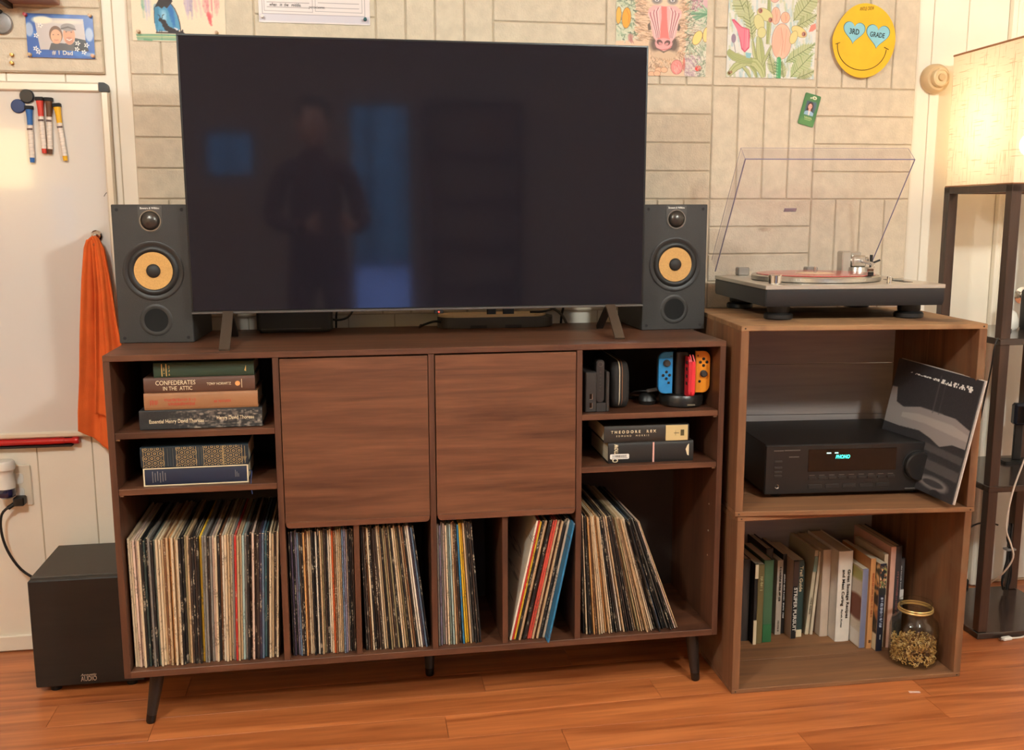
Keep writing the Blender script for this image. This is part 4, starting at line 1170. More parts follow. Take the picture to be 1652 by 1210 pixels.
t, hw, h = lying_book('green', 'dark green hardback with gold bands on top of the upper left stack', .100, .3185, .8347, .8680, (40, 58, 42), y0=.030, depth=.15)
for dx in (-.092, -.0825):
    m_ = MB(); m_.box(dx, dx + .0016, -.0016, -.0004, .003, .031); m_.obj('gold_band', LETTER_GOLD, t)
marks(t, -.0885, -.0850, .009, .024, LETTER_GOLD, True); marks(t, -.0768, -.0740, .005, .028, LETTER_GOLD, True)
m_ = MB(); m_.prism([(.088, .012), (.092, .010), (.092, .024)], -.0015, -.0006); m_.obj('publisher_mark', LETTER_GOLD, t)
# lower left shelf
t, hw, h = lying_book('navyslip', 'navy blue book in a white edged slipcase on lower left shelf', .0655, .2965, .5868, .6285, (26, 34, 56), y0=.024, depth=.16)
m_ = MB()
for b in ((-hw, hw, -.0014, -.0002, 0, .0022), (-hw, hw, -.0014, -.0002, h - .0022, h), (-hw, -hw + .003, -.0014, -.0002, .002, h - .002), (hw - .003, hw, -.0014, -.0002, .002, h - .002)):
    m_.box(*b)
m_.obj('white_border', LETTER_CREAM, t, smooth=False)
for k in range(6):
    m_ = MB(); m_.box(-.096 + k * .0055, -.0945 + k * .0055, -.0014, -.0004, .008 + (k % 3) * .002, .034 - (k % 2) * .004); m_.obj('gilt_line', mat('dull_gilt', (120, 116, 110), .5), t)
for k in range(3):
    m_ = MB(); m_.box(.086 + k * .0035, .0872 + k * .0035, -.0014, -.0004, .014, .030 - k * .004); m_.obj('gilt_line', mat('dull_gilt'  , (120, 116, 110), .5), t)
m_ = MB(); m_.tube([(.1145, .006, .026), (.123, -.002, .026), (.1225, -.012, .014), (.1215, -.016, -.004), (.124, -.018, -.024)], .0011, 6); m_.obj('ribbon_marker', mat('navy_ribbon', (34, 46, 84), .6), t)
t, hw, h = lying_book('hex', 'thick dark blue book with gold honeycomb spine on lower left shelf', .0610, .2980, .6287, .6765, (24, 38, 46), y0=.026, depth=.165)
cvh = Cv(640, 128, (24, 40, 50), grain=2)
GD = (196, 164, 108)
for (a, b) in ((20, 128), (218, 322), (380, 486), (494, 598)):
    cvh.line([(a - 6, 0), (a - 6, 128)], 2.4, GD); cvh.line([(b + 6, 0), (b + 6, 128)], 2.4, GD)
    dx = (b - a) / 3.0; R_ = dx / math.sqrt(3)
    for r_ in range(-1, 7):
        for c_ in range(-1, 6):
            cx, cy = a + c_ * dx + (r_ % 2) * dx / 2 + 8, r_ * R_ * 1.5 + 6
            if a - 2 < cx < b + 2:
                hx = [(cx + R_ * .995 * math.cos(math.radians(60 * k + 30)), cy + R_ * .995 * math.sin(math.radians(60 * k + 30))) for k in range(7)]
                cvh.line(hx, 2.0, GD); cvh.ell(cx, cy, R_ * .40, R_ * .40, GD); cvh.ell(cx, cy, R_ * .24, R_ * .24, (24, 40, 50))
for (a, b) in ((142, 206), (334, 370)):
    for k in range(5):
        x = a + (b - a) * k / 4; cvh.line([(x, 6), (x, 122)], 2.2, (110, 106, 92) if k % 2 else (54, 70, 78))
cvh.line([(622, 8), (622, 120)], 2.4, GD)
for k in range(6):
    cvh.line([(606 + k * 2.2, 78 + k * 5), (634 - k * 2, 78 + k * 5)], 1.6, GD)
cvh.sheet('honeycomb_spine', 2 * hw - .003, h - .003, t, (-hw + .0015, -.0014, .0015), vcol('foil_print', .4))
# right shelf pair
t, hw, h = lying_book('chernow', 'black thick paperback with barcode sticker on lower right shelf', 1.1520, 1.3680, .5903, .6420, (28, 25, 23), y0=.026, depth=.20, rz=-1)
text('Chernow', LETTER_CREAM, t, (-.091, -.0013, .026), width=.046, height=.0150, rot=(90, -90, 0), bold=.03)
m_ = MB(); m_.prism(rrect(-.104, -.056, .0115, .0240, .003), -.0022, -.0012); st = m_.obj('price_sticker', PAPER, t)
m_ = MB(); x = -.098
while x < -.062:
    w_ = random.choice([.0004, .0007, .0010]); m_.box(x, x + w_, -.0025, -.0021, .0165, .0215); x += w_ + random.choice([.0005, .0008, .0011])
m_.box(-.1, -.060, -.0025, -.0021, .0140, .0148); m_.obj('barcode', LETTER_BLACK, st, smooth=False)
m_ = MB(); m_.box(.0035, .0075, -.0022, -.0004, .001, .0507); m_.obj('pink_band', mat('pink_ink', (222, 168, 156), .6), t)
m_ = MB(); m_.prism([(.092, .016), (.096, .014), (.096, .044), (.092, .040), (.088, .030)], -.0019, -.0008); m_.obj('publisher_mark', LETTER_CREAM, t, smooth=False)
t, hw, h = lying_book('theodore', 'black hardback with cream label lying on top on lower right shelf', 1.1420, 1.3560, .6422, .6835, (40, 34, 29), y0=.028, depth=.20, rz=-1.5)
text('THEODORE  REX', LETTER_CREAM, t, (-.034, -.0014, .0265), width=.114, height=.0072, bold=.03, spacing=1.7)
text('EDMUND  MORRIS', LETTER_CREAM, t, (-.036, -.0014, .0165), width=.082, height=.0040, spacing=1.9)
m_ = MB(); m_.box(.0475, .1035, -.0019, -.0004, .0015, .0400); lb = m_.obj('cream_label', mat('cream_label', (206, 182, 128), .6), t)
m_ = MB(); m_.box(.085, .094, -.0023, -.0018, .013, .028); m_.obj('label_block', mat('olive_ink', (70, 62, 30), .6), lb)
m_ = MB(); m_.box(.068, .081, -.0023, -.0018, .0195, .0205); m_.box(.072, .0725, -.0023, -.0018, .014, .026); m_.obj('label_sketch', LETTER_BLACK, lb, smooth=False)

# ================================================================== GAME GEAR ON UPPER RIGHT SHELF
ZS = .7203
t = thing('console_dock', 'black game console dock at left of the upper right shelf', 'dock', (1.0935, .030, ZS))
DKP = mat('dock_plastic', (44, 40, 38), .5)
m_ = MB(); m_.box(0, .028, 0, .17, 0, .0985, bev=.002); m_.obj('front_shell', DKP, t)
m_ = MB(); m_.box(.052, .060, 0, .17, 0, .0985, bev=.002); m_.box(.028, .052, .002, .168, 0, .022, bev=.001); m_.obj('rear_shell', DKP, t)
for z in (.010, .032):
    m_ = MB(); m_.box(.0105, .0175, -.0006, .004, z, z + .0135); p_ = m_.obj('usb_port', BLACK_GLOSS, t)
    m_ = MB(); m_.box(.0165, .0175, -.0010, -.0004, z, z + .0135); m_.box(.0105, .0175, -.0010, -.0004, z, z + .0009); m_.obj('port_rim', METAL, p_)
t = thing('game_controller_grip', 'slim black remote standing in the slot of the console dock', 'remote', (1.1220, .036, ZS + .0225))
m_ = MB(); m_.prism(rrect(0, .0195, 0, .104, .007), 0, .022, bev=.002); m_.obj('body', mat('remote_body', (32, 29, 28), .45), t)
for k in range(6):
    m_ = MB(); m_.lathe([(0, 0), (.0022, 0), (.0020, .0008), (0, .0009)], (.00975, 0, .030 + k * .009), 'Y', 12); m_.obj('button', mat('remote_button', (62, 56, 52), .4), t)
m_ = MB(); m_.lathe([(.0062, 0), (.0066, .0010), (.0050, .0010), (.0048, 0)], (.00975, 0, .094), 'Y', 20, close=True); m_.obj('ring_button', mat('remote_button', (62, 56, 52), .4), t)
t = thing('carrying_case', 'rounded black zip carrying case standing on the upper right shelf', 'case', (1.1650, .055, ZS), -3)
m_ = MB(); rings = []
for k in range(13):
    u = k / 12; x = .047 * u
    ins = .014 * (1 - math.sqrt(max(0, 1 - abs(2 * u - 1) ** 3.2)))
    rings.append([m_.bm.verts.new((x, y, z)) for y, z in rrect(ins, .24 - ins, ins * .5, .118 - ins, .028, 8)])
for A, B_ in zip(rings, rings[1:]):
    for i in range(len(A)):
        j = (i + 1) % len(A); m_.bm.faces.new((A[i], A[j], B_[j], B_[i]))
m_.bm.faces.new(rings[0][::-1]); m_.bm.faces.new(rings[-1])
m_.obj('shell', mat('case_fabric', (34, 30, 28), .85, var=.1, scale=300), t)
for dx, c, nm in ((.020, (206, 190, 164), 'cream_piping'), (.0265, (110, 74, 50), 'brown_zip')):
    pts = [(dx, y, z) for (y, z) in rrect(-.0012, .2412, -.0 + .0016, .1192, .030, 8)]
    m_ = MB(); m_.tube(pts + [pts[0]], .0013, 6, smooth=0); m_.obj(nm, mat(nm, c, .6), t)
t = thing('black_adapter', 'small round black adapter with cable beside the carrying case', 'adapter', (1.275, .115, ZS))
m_ = MB(); m_.lathe([(0, 0), (.020, 0), (.024, .010), (.020, .022), (.010, .030), (0, .032)], n=28); m_.obj('body', BLACK, t)
m_ = MB(); m_.obox((.012, -.012, .037), (.036, .012, .008), Matrix.Rotation(math.radians(-8), 3, 'Y'), .002); m_.obj('usb_plug', mat('plug_grey', (74, 68, 62), .5), t)
m_ = MB(); m_.tube([(-.005, -.012, .035), (-.030, .01, .030), (-.035, .04, .012), (-.01, .07, .004), (.03, .09, .004)], .0022, 8); m_.obj('cable', BLACK, t)
# charging stand with three controllers
cs = thing('charging_stand', 'round black controller charging stand on the upper right shelf', 'charger', (1.3560, .092, ZS))
m_ = MB(); m_.lathe([(0, 0), (.050, 0), (.054, .004), (.056, .022), (.052, .030), (0, .031)], n=48); m_.obj('base', mat('stand_black', (24, 22, 20), .35), cs)
m_ = MB(); m_.prism(rrect(-.024, .016, -.024, .024, .010), .030, .136, 'XY', bev=.002); m_.obj('column', mat('stand_black', (24, 22, 20), .35), cs)
m_ = MB(); m_.box(-.002, .018, -.0565, -.0545, .006, .010, bev=.0006); m_.obj('status_light', mat('stand_lens', (110, 100, 84), .3), cs)
for x in (-.010, -.003, .004):
    m_ = MB(); m_.lathe([(0, 0), (.0018, 0), (0, .0012)], (x, -.014, .136), n=10); m_.obj('contact_pin', METAL, cs)
def controller(label, c, x, y, z, rotz, left=True):
    t = thing('game_controller', label, 'game controller', (x, y, z), rotz, 'detachable game controllers')
    m1 = mat('controller_' + label.split()[0], c, .42)
    W2, H2, D2 = .0365, .104, .014
    cn = (1, 0, 0, 1) if left else (0, 1, 1, 0)
    m_ = MB(); m_.prism(rrect(0, W2, 0, H2, .017, 8, cn), 0, D2 * .55, bev=.0015); m_.obj('face_shell', m1, t)
    m_ = MB(); m_.prism(rrect(-.0012 if left else 0, W2 if left else W2 + .0012, -.0012, H2 + .0012, .0175, 8, cn), D2 * .55, D2, bev=.002); m_.obj('rear_shell', mat('controller_rear', (24, 22, 24), .5), t)
    sx = W2 * .54
    stz, btz = (.0765, .046) if left else (.048, .0765)
    m_ = MB(); m_.lathe([(0, -.001), (.0088, -.001), (.0088, .002), (.0065, .004), (.0078, .008), (.0060, .0095), (0, .0085)], (sx, 0, stz), 'Y', 28); m_.obj('thumb_stick', mat('stick_rubber', (52, 46, 42) if left else (30, 30, 32), .8), t)
    for dx, dz in ((0, .0083), (0, -.0083), (.0083, 0), (-.0083, 0)):
        m_ = MB(); m_.lathe([(0, -.001), (.0037, -.001), (.0037, .0012), (.003, .0018), (0, .0018)], (sx + dx, 0, btz + dz), 'Y', 20); m_.obj('button', BLACK, t)
    if left:
        m_ = MB(); m_.box(W2 - .008, W2 - .0025, -.001, .002, .0930, .0945); m_.obj('minus_button', BLACK, t)
        m_ = MB(); m_.box(W2 - .0135, W2 - .0075, -.0012, .002, .0240, .0300, bev=.0005); m_.obj('capture_button', BLACK, t)
    else:
        m_ = MB(); m_.box(.0025, .0075, -.001, .002, .0922, .0936); m_.box(.0043, .0057, -.001, .002, .0904, .0954); m_.obj('plus_button', BLACK, t)
        m_ = MB(); m_.lathe([(0, -.001), (.0034, -.001), (.0034, .0012), (0, .0014)], (.0105, 0, .0285), 'Y', 20); m_.obj('home_button', BLACK, t)
    return t
controller('blue game controller on the left of the charging stand', (30, 126, 186), 1.2865, .060, ZS + .0345, 2, True)
controller('orange game controller on the right of the charging stand', (236, 146, 34), 1.3810, .058, ZS + .0350, -2, False)
# red one seen edge-on
t = thing('game_controller', 'red game controller seen edge-on in the middle of the stand', 'game controller', (1.3545, .034, ZS + .0275), 0, 'detachable game controllers')
REDC = mat('controller_red', (226, 52, 62), .42)
m_ = MB(); m_.prism(rrect(0, .030, 0, .101, .014, 8, (1, 0, 0, 1)), 0, .0075, 'YZ', bev=.0015); m_.obj('face_shell', mat('controller_red_face', (196, 40, 50), .42), t)
m_ = MB(); m_.prism(rrect(0, .030, 0, .089, .014, 8, (1, 0, 0, 0)), .0075, .0175, 'YZ', bev=.0015); m_.obj('edge_shell', REDC, t)
m_ = MB(); m_.tube([(.0085, .004, .087), (.0072, .008, .098), (.0060, .012, .1045)], .0018, 8); m_.tube([(.0160, .004, .087), (.0145, .008, .098), (.0130, .012, .1045)], .0018, 8); m_.obj('shoulder_bars', mat('controller_red_light', (240, 110, 110), .4), t)
for z in (.030, .048, .066, .082):
    m_ = MB(); m_.box(-.0022, .0, .008, .016, z, z + .008, bev=.0008); m_.obj('button', BLACK, t)

# ================================================================== TELEVISION
TVW, TVH = 1.112, .640
tv = thing('television', 'large black flat screen television standing on the walnut cabinet', 'television', (.1665, .180, .962), rot=(math.radians(0.7), 0, 0))
scr = bpy.data.materials.new('dark_screen'); scr.use_nodes = True
b_ = scr.node_tree.nodes['Principled BSDF']
b_.inputs['Base Color'].default_value = (.011, .010, .015, 1); b_.inputs['Specular Tint'].default_value = (.86, .88, 1.0, 1); b_.inputs['Roughness'].default_value = .06
b_.inputs['IOR'].default_value = 1.5; b_.inputs['Coat Weight'].default_value = 0.0
m_ = MB(); m_.box(.004, TVW - .004, -.0015, .001, .008, TVH - .004); m_.obj('screen', scr, tv, smooth=False)
m_ = MB(); m_.box(0, TVW, 0, .010, 0, TVH, bev=.0015); m_.obj('panel', mat('tv_panel', (14, 14, 14), .4), tv)
BEZ = mat('bezel', (24, 23, 23), .3); SIL = mat('bezel_chin', (110, 106, 102), .35, metal=.6)
for nm, b, mm in (('top_bezel', (0, TVW, -.0022, .010, TVH - .0045, TVH), BEZ), ('side_bezel', (0, .0045, -.0022, .010, .004, TVH - .0045), BEZ), ('side_bezel', (TVW - .0045, TVW, -.0022, .010, .004, TVH - .0045), BEZ), ('chin', (0, TVW, -.0030, .011, 0, .0050), SIL)):
    m_ = MB(); m_.box(*b, bev=.0008); m_.obj(nm, mm, tv)
m_ = MB(); m_.box(.22, TVW - .22, .010, .046, .0, .33, bev=.006); m_.obj('electronics_box', mat('tv_rear', (22, 22, 22), .6), tv)
m_ = MB(); m_.box(.578, .600, -.004, .012, -.0085, .0, bev=.001); sm_ = m_.obj('sensor_bar', BLACK, tv)
m_ = MB(); m_.lathe([(0, 0), (.0016, 0), (0, .0009)], (.5885, -.004, -.0045), 'Y', 10); m_.obj('standby_light', mat('red_led', (255, 40, 20), .4, emit=(255, 50, 30), estr=6), sm_)
FOOT = mat('tv_foot_bronze', (84, 70, 58), .4, metal=.35)
zf = HT + .0006 - .962
def strut(name, p, q_, wd, th, mm):
    p, q_ = Vector(p), Vector(q_)
    d = (q_ - p); ax = Vector((1, 0, 0))
    n = d.cross(ax).normalized()
    m_ = MB(); vs = []
    for e in (p, q_):
        for sx in (-1, 1):
            for sn in (-1, 1):
                vs.append(m_.bm.verts.new(e + ax * sx * wd / 2 + n * sn * th / 2))
    for f in ((0, 1, 3, 2), (4, 6, 7, 5), (0, 4, 5, 1), (2, 3, 7, 6), (0, 2, 6, 4), (1, 5, 7, 3)):
        m_.bm.faces.new([vs[i] for i in f])
    return m_.obj(name, mm, tv, smooth=False)
for xf, xo, y0, y1 in ((.084, .005, -.150, .098), (1.026, -.003, -.108, .100)):
    strut('foot', (xf, -.002, .004), (xf + xo, y0, zf + .003), .024, .006, FOOT)
    strut('foot', (xf, .006, .004), (xf + xo * .3, y1, zf + .006), .017, .010, BLACK)

# ---- gear behind the screen
t = thing('streaming_box', 'low dark grey media box behind the television at left', 'media box', (.297, .365, HT))
m_ = MB(); m_.prism(rrect(0, .195, 0, .095, .012), .006, .075, 'XY', bev=.004); m_.obj('body', mat('grey_box', (40, 39, 37), .5), t)
m_ = MB(); m_.prism(rrect(.008, .187, .008, .088, .010), 0.0005, .006, 'XY'); m_.obj('base_foot', BLACK_SOFT, t)
m_ = MB(); m_.box(.012, .165, -.0008, .001, .010, .0115); m_.obj('trim_line', mat('grey_trim', (84, 80, 76), .4), t)
t = thing('router', 'low rounded grey router with cream top behind the television', 'router', (.772, .372, HT))
out = rrect(0, .318, 0, .085, .040, 8, (1, 1, 1, 1))
m_ = MB(); m_.prism(out, .0006, .030, 'XY', bev=.003); m_.obj('lower_shell', mat('router_grey', (66, 62, 58), .5), t)
m_ = MB(); m_.prism(rrect(.003, .300, .003, .082, .038, 8), .030, .0375, 'XY', bev=.003); m_.obj('top_shell', mat('router_cream', (216, 188, 146), .5), t)
for a in (.085, .180):
    m_ = MB(); m_.box(a, a + .045, -.0008, .004, .001, .009); m_.obj('port_recess', BLACK, t)
for k, (a, b) in enumerate(((.132, .156), (.176, .206))):
    m_ = MB(); m_.box(a, b, .006, .02, .022, .072, bev=.002); m_.obj('cable_strap', BLACK, t)
def cord(name, label, pts, r, c=BLACK, cat='cable', n=8):
    m_ = MB(); m_.tube(pts, r, n); o = m_.obj(name, c); return tag(o, label, cat)
cord('cable', 'black cable looping out left of the cream topped router', [(.795, .40, .905), (.765, .385, .912), (.735, .38, .905), (.722, .40, HT + .004), (.73, .455, HT + .004)], .0032)
cord('cable', 'thin black cable hanging between media box and router', [(.50, .40, .975), (.505, .44, .945), (.50, .50, .92), (.498, .505, .84)], .0028)
cord('cable', 'black cable curving from the media box behind the television', [(.490, .41, .92), (.51, .425, .917), (.535, .44, .925), (.555, .46, .96), (.56, .47, 1.02)], .003)
cord('cable', 'dark cable slanting down beside the left television foot', [(.268, .45, .985), (.30, .47, .94), (.325, .485, .90), (.335, .50, .83)], .0045)
cord('cable', 'dark cable crossing behind the router on the right', [(1.02, .36, .935), (1.07, .40, .933), (1.12, .42, .95), (1.18, .45, .98)], .003)
cord('cable', 'black cable hanging straight right of the router', [(1.135, .44, 1.0), (1.133, .46, .94), (1.130, .475, .905), (1.128, .49, .82)], .0035)
cord('cable', 'grey ribbon cable sloping down at right of the router', [(1.055, .43, .975), (1.085, .45, .945), (1.13, .47, .915), (1.16, .49, .86)], .004, mat('grey_cable', (96, 88, 80), .6))

# ================================================================== SPEAKERS
def speaker(label, x0, y0, rz):
    t = thing('bookshelf_speaker', label, 'speaker', (x0, y0, HT + .0003), rz, 'pair of bookshelf speakers')
    W2, H2, D2 = .1735, .3285, .235
    m_ = MB(); m_.box(0, W2, 0.006, D2, 0, H2, bev=.0015); m_.obj('cabinet_body', CHAR, t)
    # baffle with three openings (front face at y=0)
    m_ = MB(); m_.box(0, W2, 0, .008, 0, H2, bev=.0015); m_.obj('baffle', CHAR, t)
    cx = W2 / 2 + .0015
    zt, zw, zp = H2 - .038, .1725, .0545
    # tweeter plate
    pts = [(cx - .0275, H2 - .003)] + [(cx - .0275 * math.cos(math.radians(a)), zt - .0275 * math.sin(math.radians(a))) for a in range(0, 181, 12)] + [(cx + .0275, H2 - .003)]
    m_ = MB(); m_.prism(pts, -.0012, .001); tw = m_.obj('tweeter_plate', mat('tweeter_plate', (66, 63, 60), .5), t)
    m_ = MB(); m_.lathe([(.0235, .001), (.0250, .003), (.0225, .003), (.0210, .001)], (cx, 0, zt), 'Y', 40, close=True); m_.obj('tweeter_ring', mat('silver_ring', (140, 132, 124), .3, metal=.8), tw)
    m_ = MB(); m_.lathe([(.0212, .001)] + [(.0212 * math.cos(math.radians(a)), .001 + .013 * math.sin(math.radians(a))) for a in range(10, 90, 10)] + [(0, .014)], (cx, 0, zt), 'Y', 36); m_.obj('tweeter_dome', mat('tweeter_mesh', (70, 66, 62), .28, metal=.55), tw)
    # woofer
    m_ = MB(); m_.lathe([(.0690, .0), (.0705, .0018), (.0680, .0026), (.0625, .0012), (.0600, .0006), (.0585, 0.0002)], (cx, 0, zw), 'Y', 64); wf = m_.obj('woofer_rim', mat('woofer_rim', (34, 32, 31), .45), t)
    m_ = MB(); m_.lathe([(.0590, .0006), (.0560, .0034), (.0510, .0048), (.0465, .0034), (.0445, .0010)], (cx, 0, zw), 'Y', 64); m_.obj('surround', mat('rubber_surround', (26, 25, 24), .5), wf)
    m_ = MB(); m_.lathe([(.0448, .0012), (.030, .0009), (.0160, .0006)], (cx, 0, zw), 'Y', 64); m_.obj('cone', mat('yellow_cone', (204, 156, 90), .45, var=.12, scale=420, bump=.1), wf)
    m_ = MB(); m_.lathe([(.0165, .0007)] + [(.0165 * math.cos(math.radians(a)), .0012 + .008 * math.sin(math.radians(a))) for a in range(0, 90, 12)] + [(0, .0092)], (cx, 0, zw), 'Y', 32); m_.obj('dust_cap', mat('dust_cap', (34, 32, 31), .6), wf)
    # reflex port flush flare with dark throat
    m_ = MB(); m_.lathe([(.0385, .0002), (.0360, .0014), (.0320, .0016), (.0280, .0008)], (cx, 0, zp), 'Y', 48); pt = m_.obj('port_flare', mat('port_flare', (44, 42, 40), .5), t)
    m_ = MB(); m_.lathe([(.0285, .0009), (.0270, .0005), (0, .0004)], (cx, 0, zp), 'Y', 40); m_.obj('port_throat', mat('port_throat', (7, 7, 7), .9), pt)
    for x in (.0125, W2 - .0125):
        for z in (.012, H2 - .012):
            m_ = MB(); m_.lathe([(.0030, .0), (.0040, .0008), (.0026, .0008), (.0022, .0)], (x, 0, z), 'Y', 16, close=True); m_.lathe([(0, .0004), (.0024, .0004)], (x, 0, z), 'Y', 16); m_.obj('grille_socket', BLACK_SOFT, t)
    text('Bowers & Wilkins', LETTER_WHITE, t, (cx, -.0013, H2 - .0085), width=.044, height=.0048, bold=.02)
    return t
speaker('black loudspeaker with yellow cone left of the television', -.0095, .2185, -3.0)
speaker('black loudspeaker with yellow cone right of the television', 1.2985, .2500, 0)

# ================================================================== SUBWOOFER
t = thing('subwoofer', 'large black box subwoofer on the floor left of the cabinet', 'subwoofer', (-.2705, .240, 0))
SUBM = wood('black_ash_vinyl', (17, 14, 11), (29, 24, 20), 'X', 1.4, .5)
m_ = MB(); m_.box(0, .2625, .022, .270, .018, .302, bev=.002); m_.obj('enclosure', mat('sub_vinyl', (62, 54, 46), .55, var=.05, scale=40), t)
m_ = MB(); m_.box(0, .2625, 0, .022, .018, .300, bev=.003); m_.obj('front_panel', SUBM, t)
for x in (.04, .225):
    for y in (.03, .235):
        m_ = MB(); m_.lathe([(0, 0), (.013, 0), (.015, .018), (0, .018)], (x, y, 0), n=20); m_.obj('rubber_foot', BLACK_SOFT, t)
LB = mat('badge_bronze', (178, 156, 136), .4)
text('AUDIO', LB, t, (.1275, -.0008, .0345), width=.0385, height=.0130, bold=.015)
text('Acoustic', LB, t, (.1275, -.0008, .0450), width=.0385, height=.0060, shear=.2, bold=.02)

# ================================================================== CRATES
CRATE = wood('old_crate_wood', (92, 58, 35), (150, 102, 63), 'X', .8, .75, contrast=(.25, .75), worn=(124, 84, 52))
CRATE_V = wood('old_crate_wood_upright', (88, 55, 33), (140, 94, 58), 'Z', .8, .75, contrast=(.25, .75), worn=(122, 90, 62))
CRATE_TOP = wood('old_crate_top', (118, 84, 54), (176, 132, 90), 'X', .8, .7, contrast=(.25, .75), worn=(104, 72, 46))
CRATE_BK = wood('old_crate_back', (160, 150, 146), (184, 172, 166), 'X', .8, .8)
def crate(label, loc, rz, W2, D2, H2, tt, top_m):
    t = thing('wooden_crate', label, 'crate', loc, rz, 'stacked wooden crates')
    ts = .0195
    for a in (0, W2 - ts):
        for k in range(2):
            d0, d1 = (0, D2 * .55) if k == 0 else (D2 * .55, D2)
            m_ = MB(); m_.box(a, a + ts, d0 + .0005, d1 - .0005, tt, H2 - tt, bev=.0012); m_.obj('side_board', CRATE_V, t)
    for nm, z, mm in (('bottom_board', 0, CRATE), ('top_board', H2 - tt, top_m)):
        for k in range(3):
            d0, d1 = D2 * k / 3, D2 * (k + 1) / 3
            m_ = MB(); m_.box(0, W2, d0 + .0005, d1 - .0005, z, z + tt, bev=.0014); m_.obj(nm, mm, t)
    n = 3
    for k in range(n):
        z0 = tt + (H2 - 2 * tt) * k / n; z1 = tt + (H2 - 2 * tt) * (k + 1) / n
        m_ = MB(); m_.box(ts, W2 - ts, D2 - .012, D2 - .002, z0 + .001, z1 - .001); m_.obj('back_board', CRATE_BK, t, smooth=False)
    NAIL = mat('rusty_nail', (60, 44, 34), .6, metal=.5)
    for x in (ts / 2, W2 - ts / 2):
        for z in (tt / 2, H2 - tt / 2):
            m_ = MB(); m_.lathe([(0, 0), (.0022, 0), (.0018, .0006), (0, .0007)], (x, 0.0, z), 'Y', 10); m_.obj('nail_head', NAIL, t)
    return t
crate('lower wooden crate on the floor holding books and jar', (1.4585, -.053, 0), -.8, .625, .46, .4630, .0120, CRATE)
crate('upper wooden crate carrying the turntable and holding the receiver', (1.4510, -.053, .4640), -6.0, .602, .46, .4685, .0125, CRATE_TOP)
CZ = .4640 + .4685          # crate top
FZ = .4640 + .0125          # upper crate floor

# ================================================================== TURNTABLE
TW, TD = .458, .430
tt_ = thing('turntable', 'silver and black turntable with open clear lid on upper crate', 'turntable', (1.5470, .033, CZ), -4.5)
TTB = mat('turntable_black', (38, 38, 40), .45, var=.05, scale=200)
SILV = mat('turntable_silver', (206, 200, 190), .34, metal=.75)
m_ = MB(); m_.prism([(0, .078), (.0, .046), (.006, .036), (TD - .006, .036), (TD, .046), (TD, .078)], .0, TW, 'YZ', bev=.002); m_.obj('plinth', TTB, tt_)
m_ = MB(); m_.box(-.001, TW + .001, -.001, TD + .001, .078, .0885, bev=.0012); m_.obj('top_plate', SILV, tt_)
for x in (.055, TW - .060):
    for y in (.060, TD - .060):
        m_ = MB(); m_.lathe([(0, 0), (.033, 0), (.036, .003), (.036, .012), (.033, .015), (.026, .017), (.028, .020), (.028, .037), (0, .037)], (x, y, 0), n=40); m_.obj('foot', mat('tt_foot', (26, 25, 25), .4), tt_)
PX, PY = .205, .205
m_ = MB(); m_.lathe([(0, .0885), (.160, .0885), (.166, .091), (.166, .101), (.162, .104), (0, .104)], (PX, PY, 0), n=72)
pl = m_.obj('platter', mat('platter_alu', (196, 190, 180), .3, metal=.9), tt_)
m_ = MB()
for i in range(90):
    a = 2 * math.pi * i / 90
    m_.lathe([(0, 0), (.0014, 0), (0, .0009)], (PX + .166 * math.cos(a), PY + .166 * math.sin(a), .0960), (Vector((-math.sin(a), math.cos(a), 0)), Vector((0, 0, 1)), Vector((math.cos(a), math.sin(a), 0))), 6)
m_.obj('strobe_dots', METAL, pl, smooth=False)
m_ = MB(); m_.lathe([(0, .104), (.0035, .104), (.0035, .122), (.002, .124), (0, .124)], (PX, PY, 0), n=16); m_.obj('spindle', CHROME, pl)
m_ = MB(); m_.lathe([(0, .0885), (.0165, .0885), (.0165, .110), (.0150, .112), (0, .112)], (.040, .050, 0), n=32); m_.obj('power_dial', CHROME, tt_)
m_ = MB(); m_.box(.052, .098, .022, .050, .0885, .0900, bev=.0005); m_.obj('start_button', mat('button_silver', (150, 146, 138), .35, metal=.7), tt_)
m_ = MB(); m_.lathe([(0, .0885), (.0065, .0885), (.0060, .104), (.0055, .106), (0, .106)], (.332, .040, 0), n=20); m_.obj('target_light', CHROME, tt_)
m_ = MB(); m_.box(.388, .412, .075, .190, .0885, .0895); sl_ = m_.obj('pitch_track', BLACK, tt_)
m_ = MB(); m_.box(.385, .415, .128, .140, .0895, .0960, bev=.001); m_.obj('pitch_slider', METAL, sl_)
# tonearm
AX, AY = .372, .318
m_ = MB(); m_.lathe([(0, .0885), (.042, .0885), (.042, .094), (.034, .098), (.030, .116), (0, .116)], (AX, AY, 0), n=36); ta = m_.obj('tonearm_base', mat('arm_base', (176, 170, 160), .3, metal=.8), tt_)
m_ = MB(); m_.tube([(AX, AY, .134), (AX - .015, AY - .08, .133), (AX - .020, AY - .13, .131), (AX - .040, AY - .185, .128), (AX - .062, AY - .222, .122)], .0048, 12); m_.obj('tonearm_tube', CHROME, ta)
m_ = MB(); m_.box(AX - .020, AX + .020, AY - .014, AY + .014, .116, .148, bev=.004); m_.lathe([(0, -.028), (.010, -.028), (.010, .028), (0, .028)], (AX, AY, .134), 'X', 20); m_.obj('gimbal', mat('gimbal_silver', (206, 202, 194), .25, metal=.9), ta)
m_ = MB(); m_.lathe([(0, .012), (.019, .012), (.020, .016), (.020, .040), (.018, .044), (0, .044)], (AX, AY, .134), (Vector((1, 0, 0)), Vector((0, 0, 1)), Vector((0, 1, 0))), 28); m_.obj('counterweight', CHROME, ta)
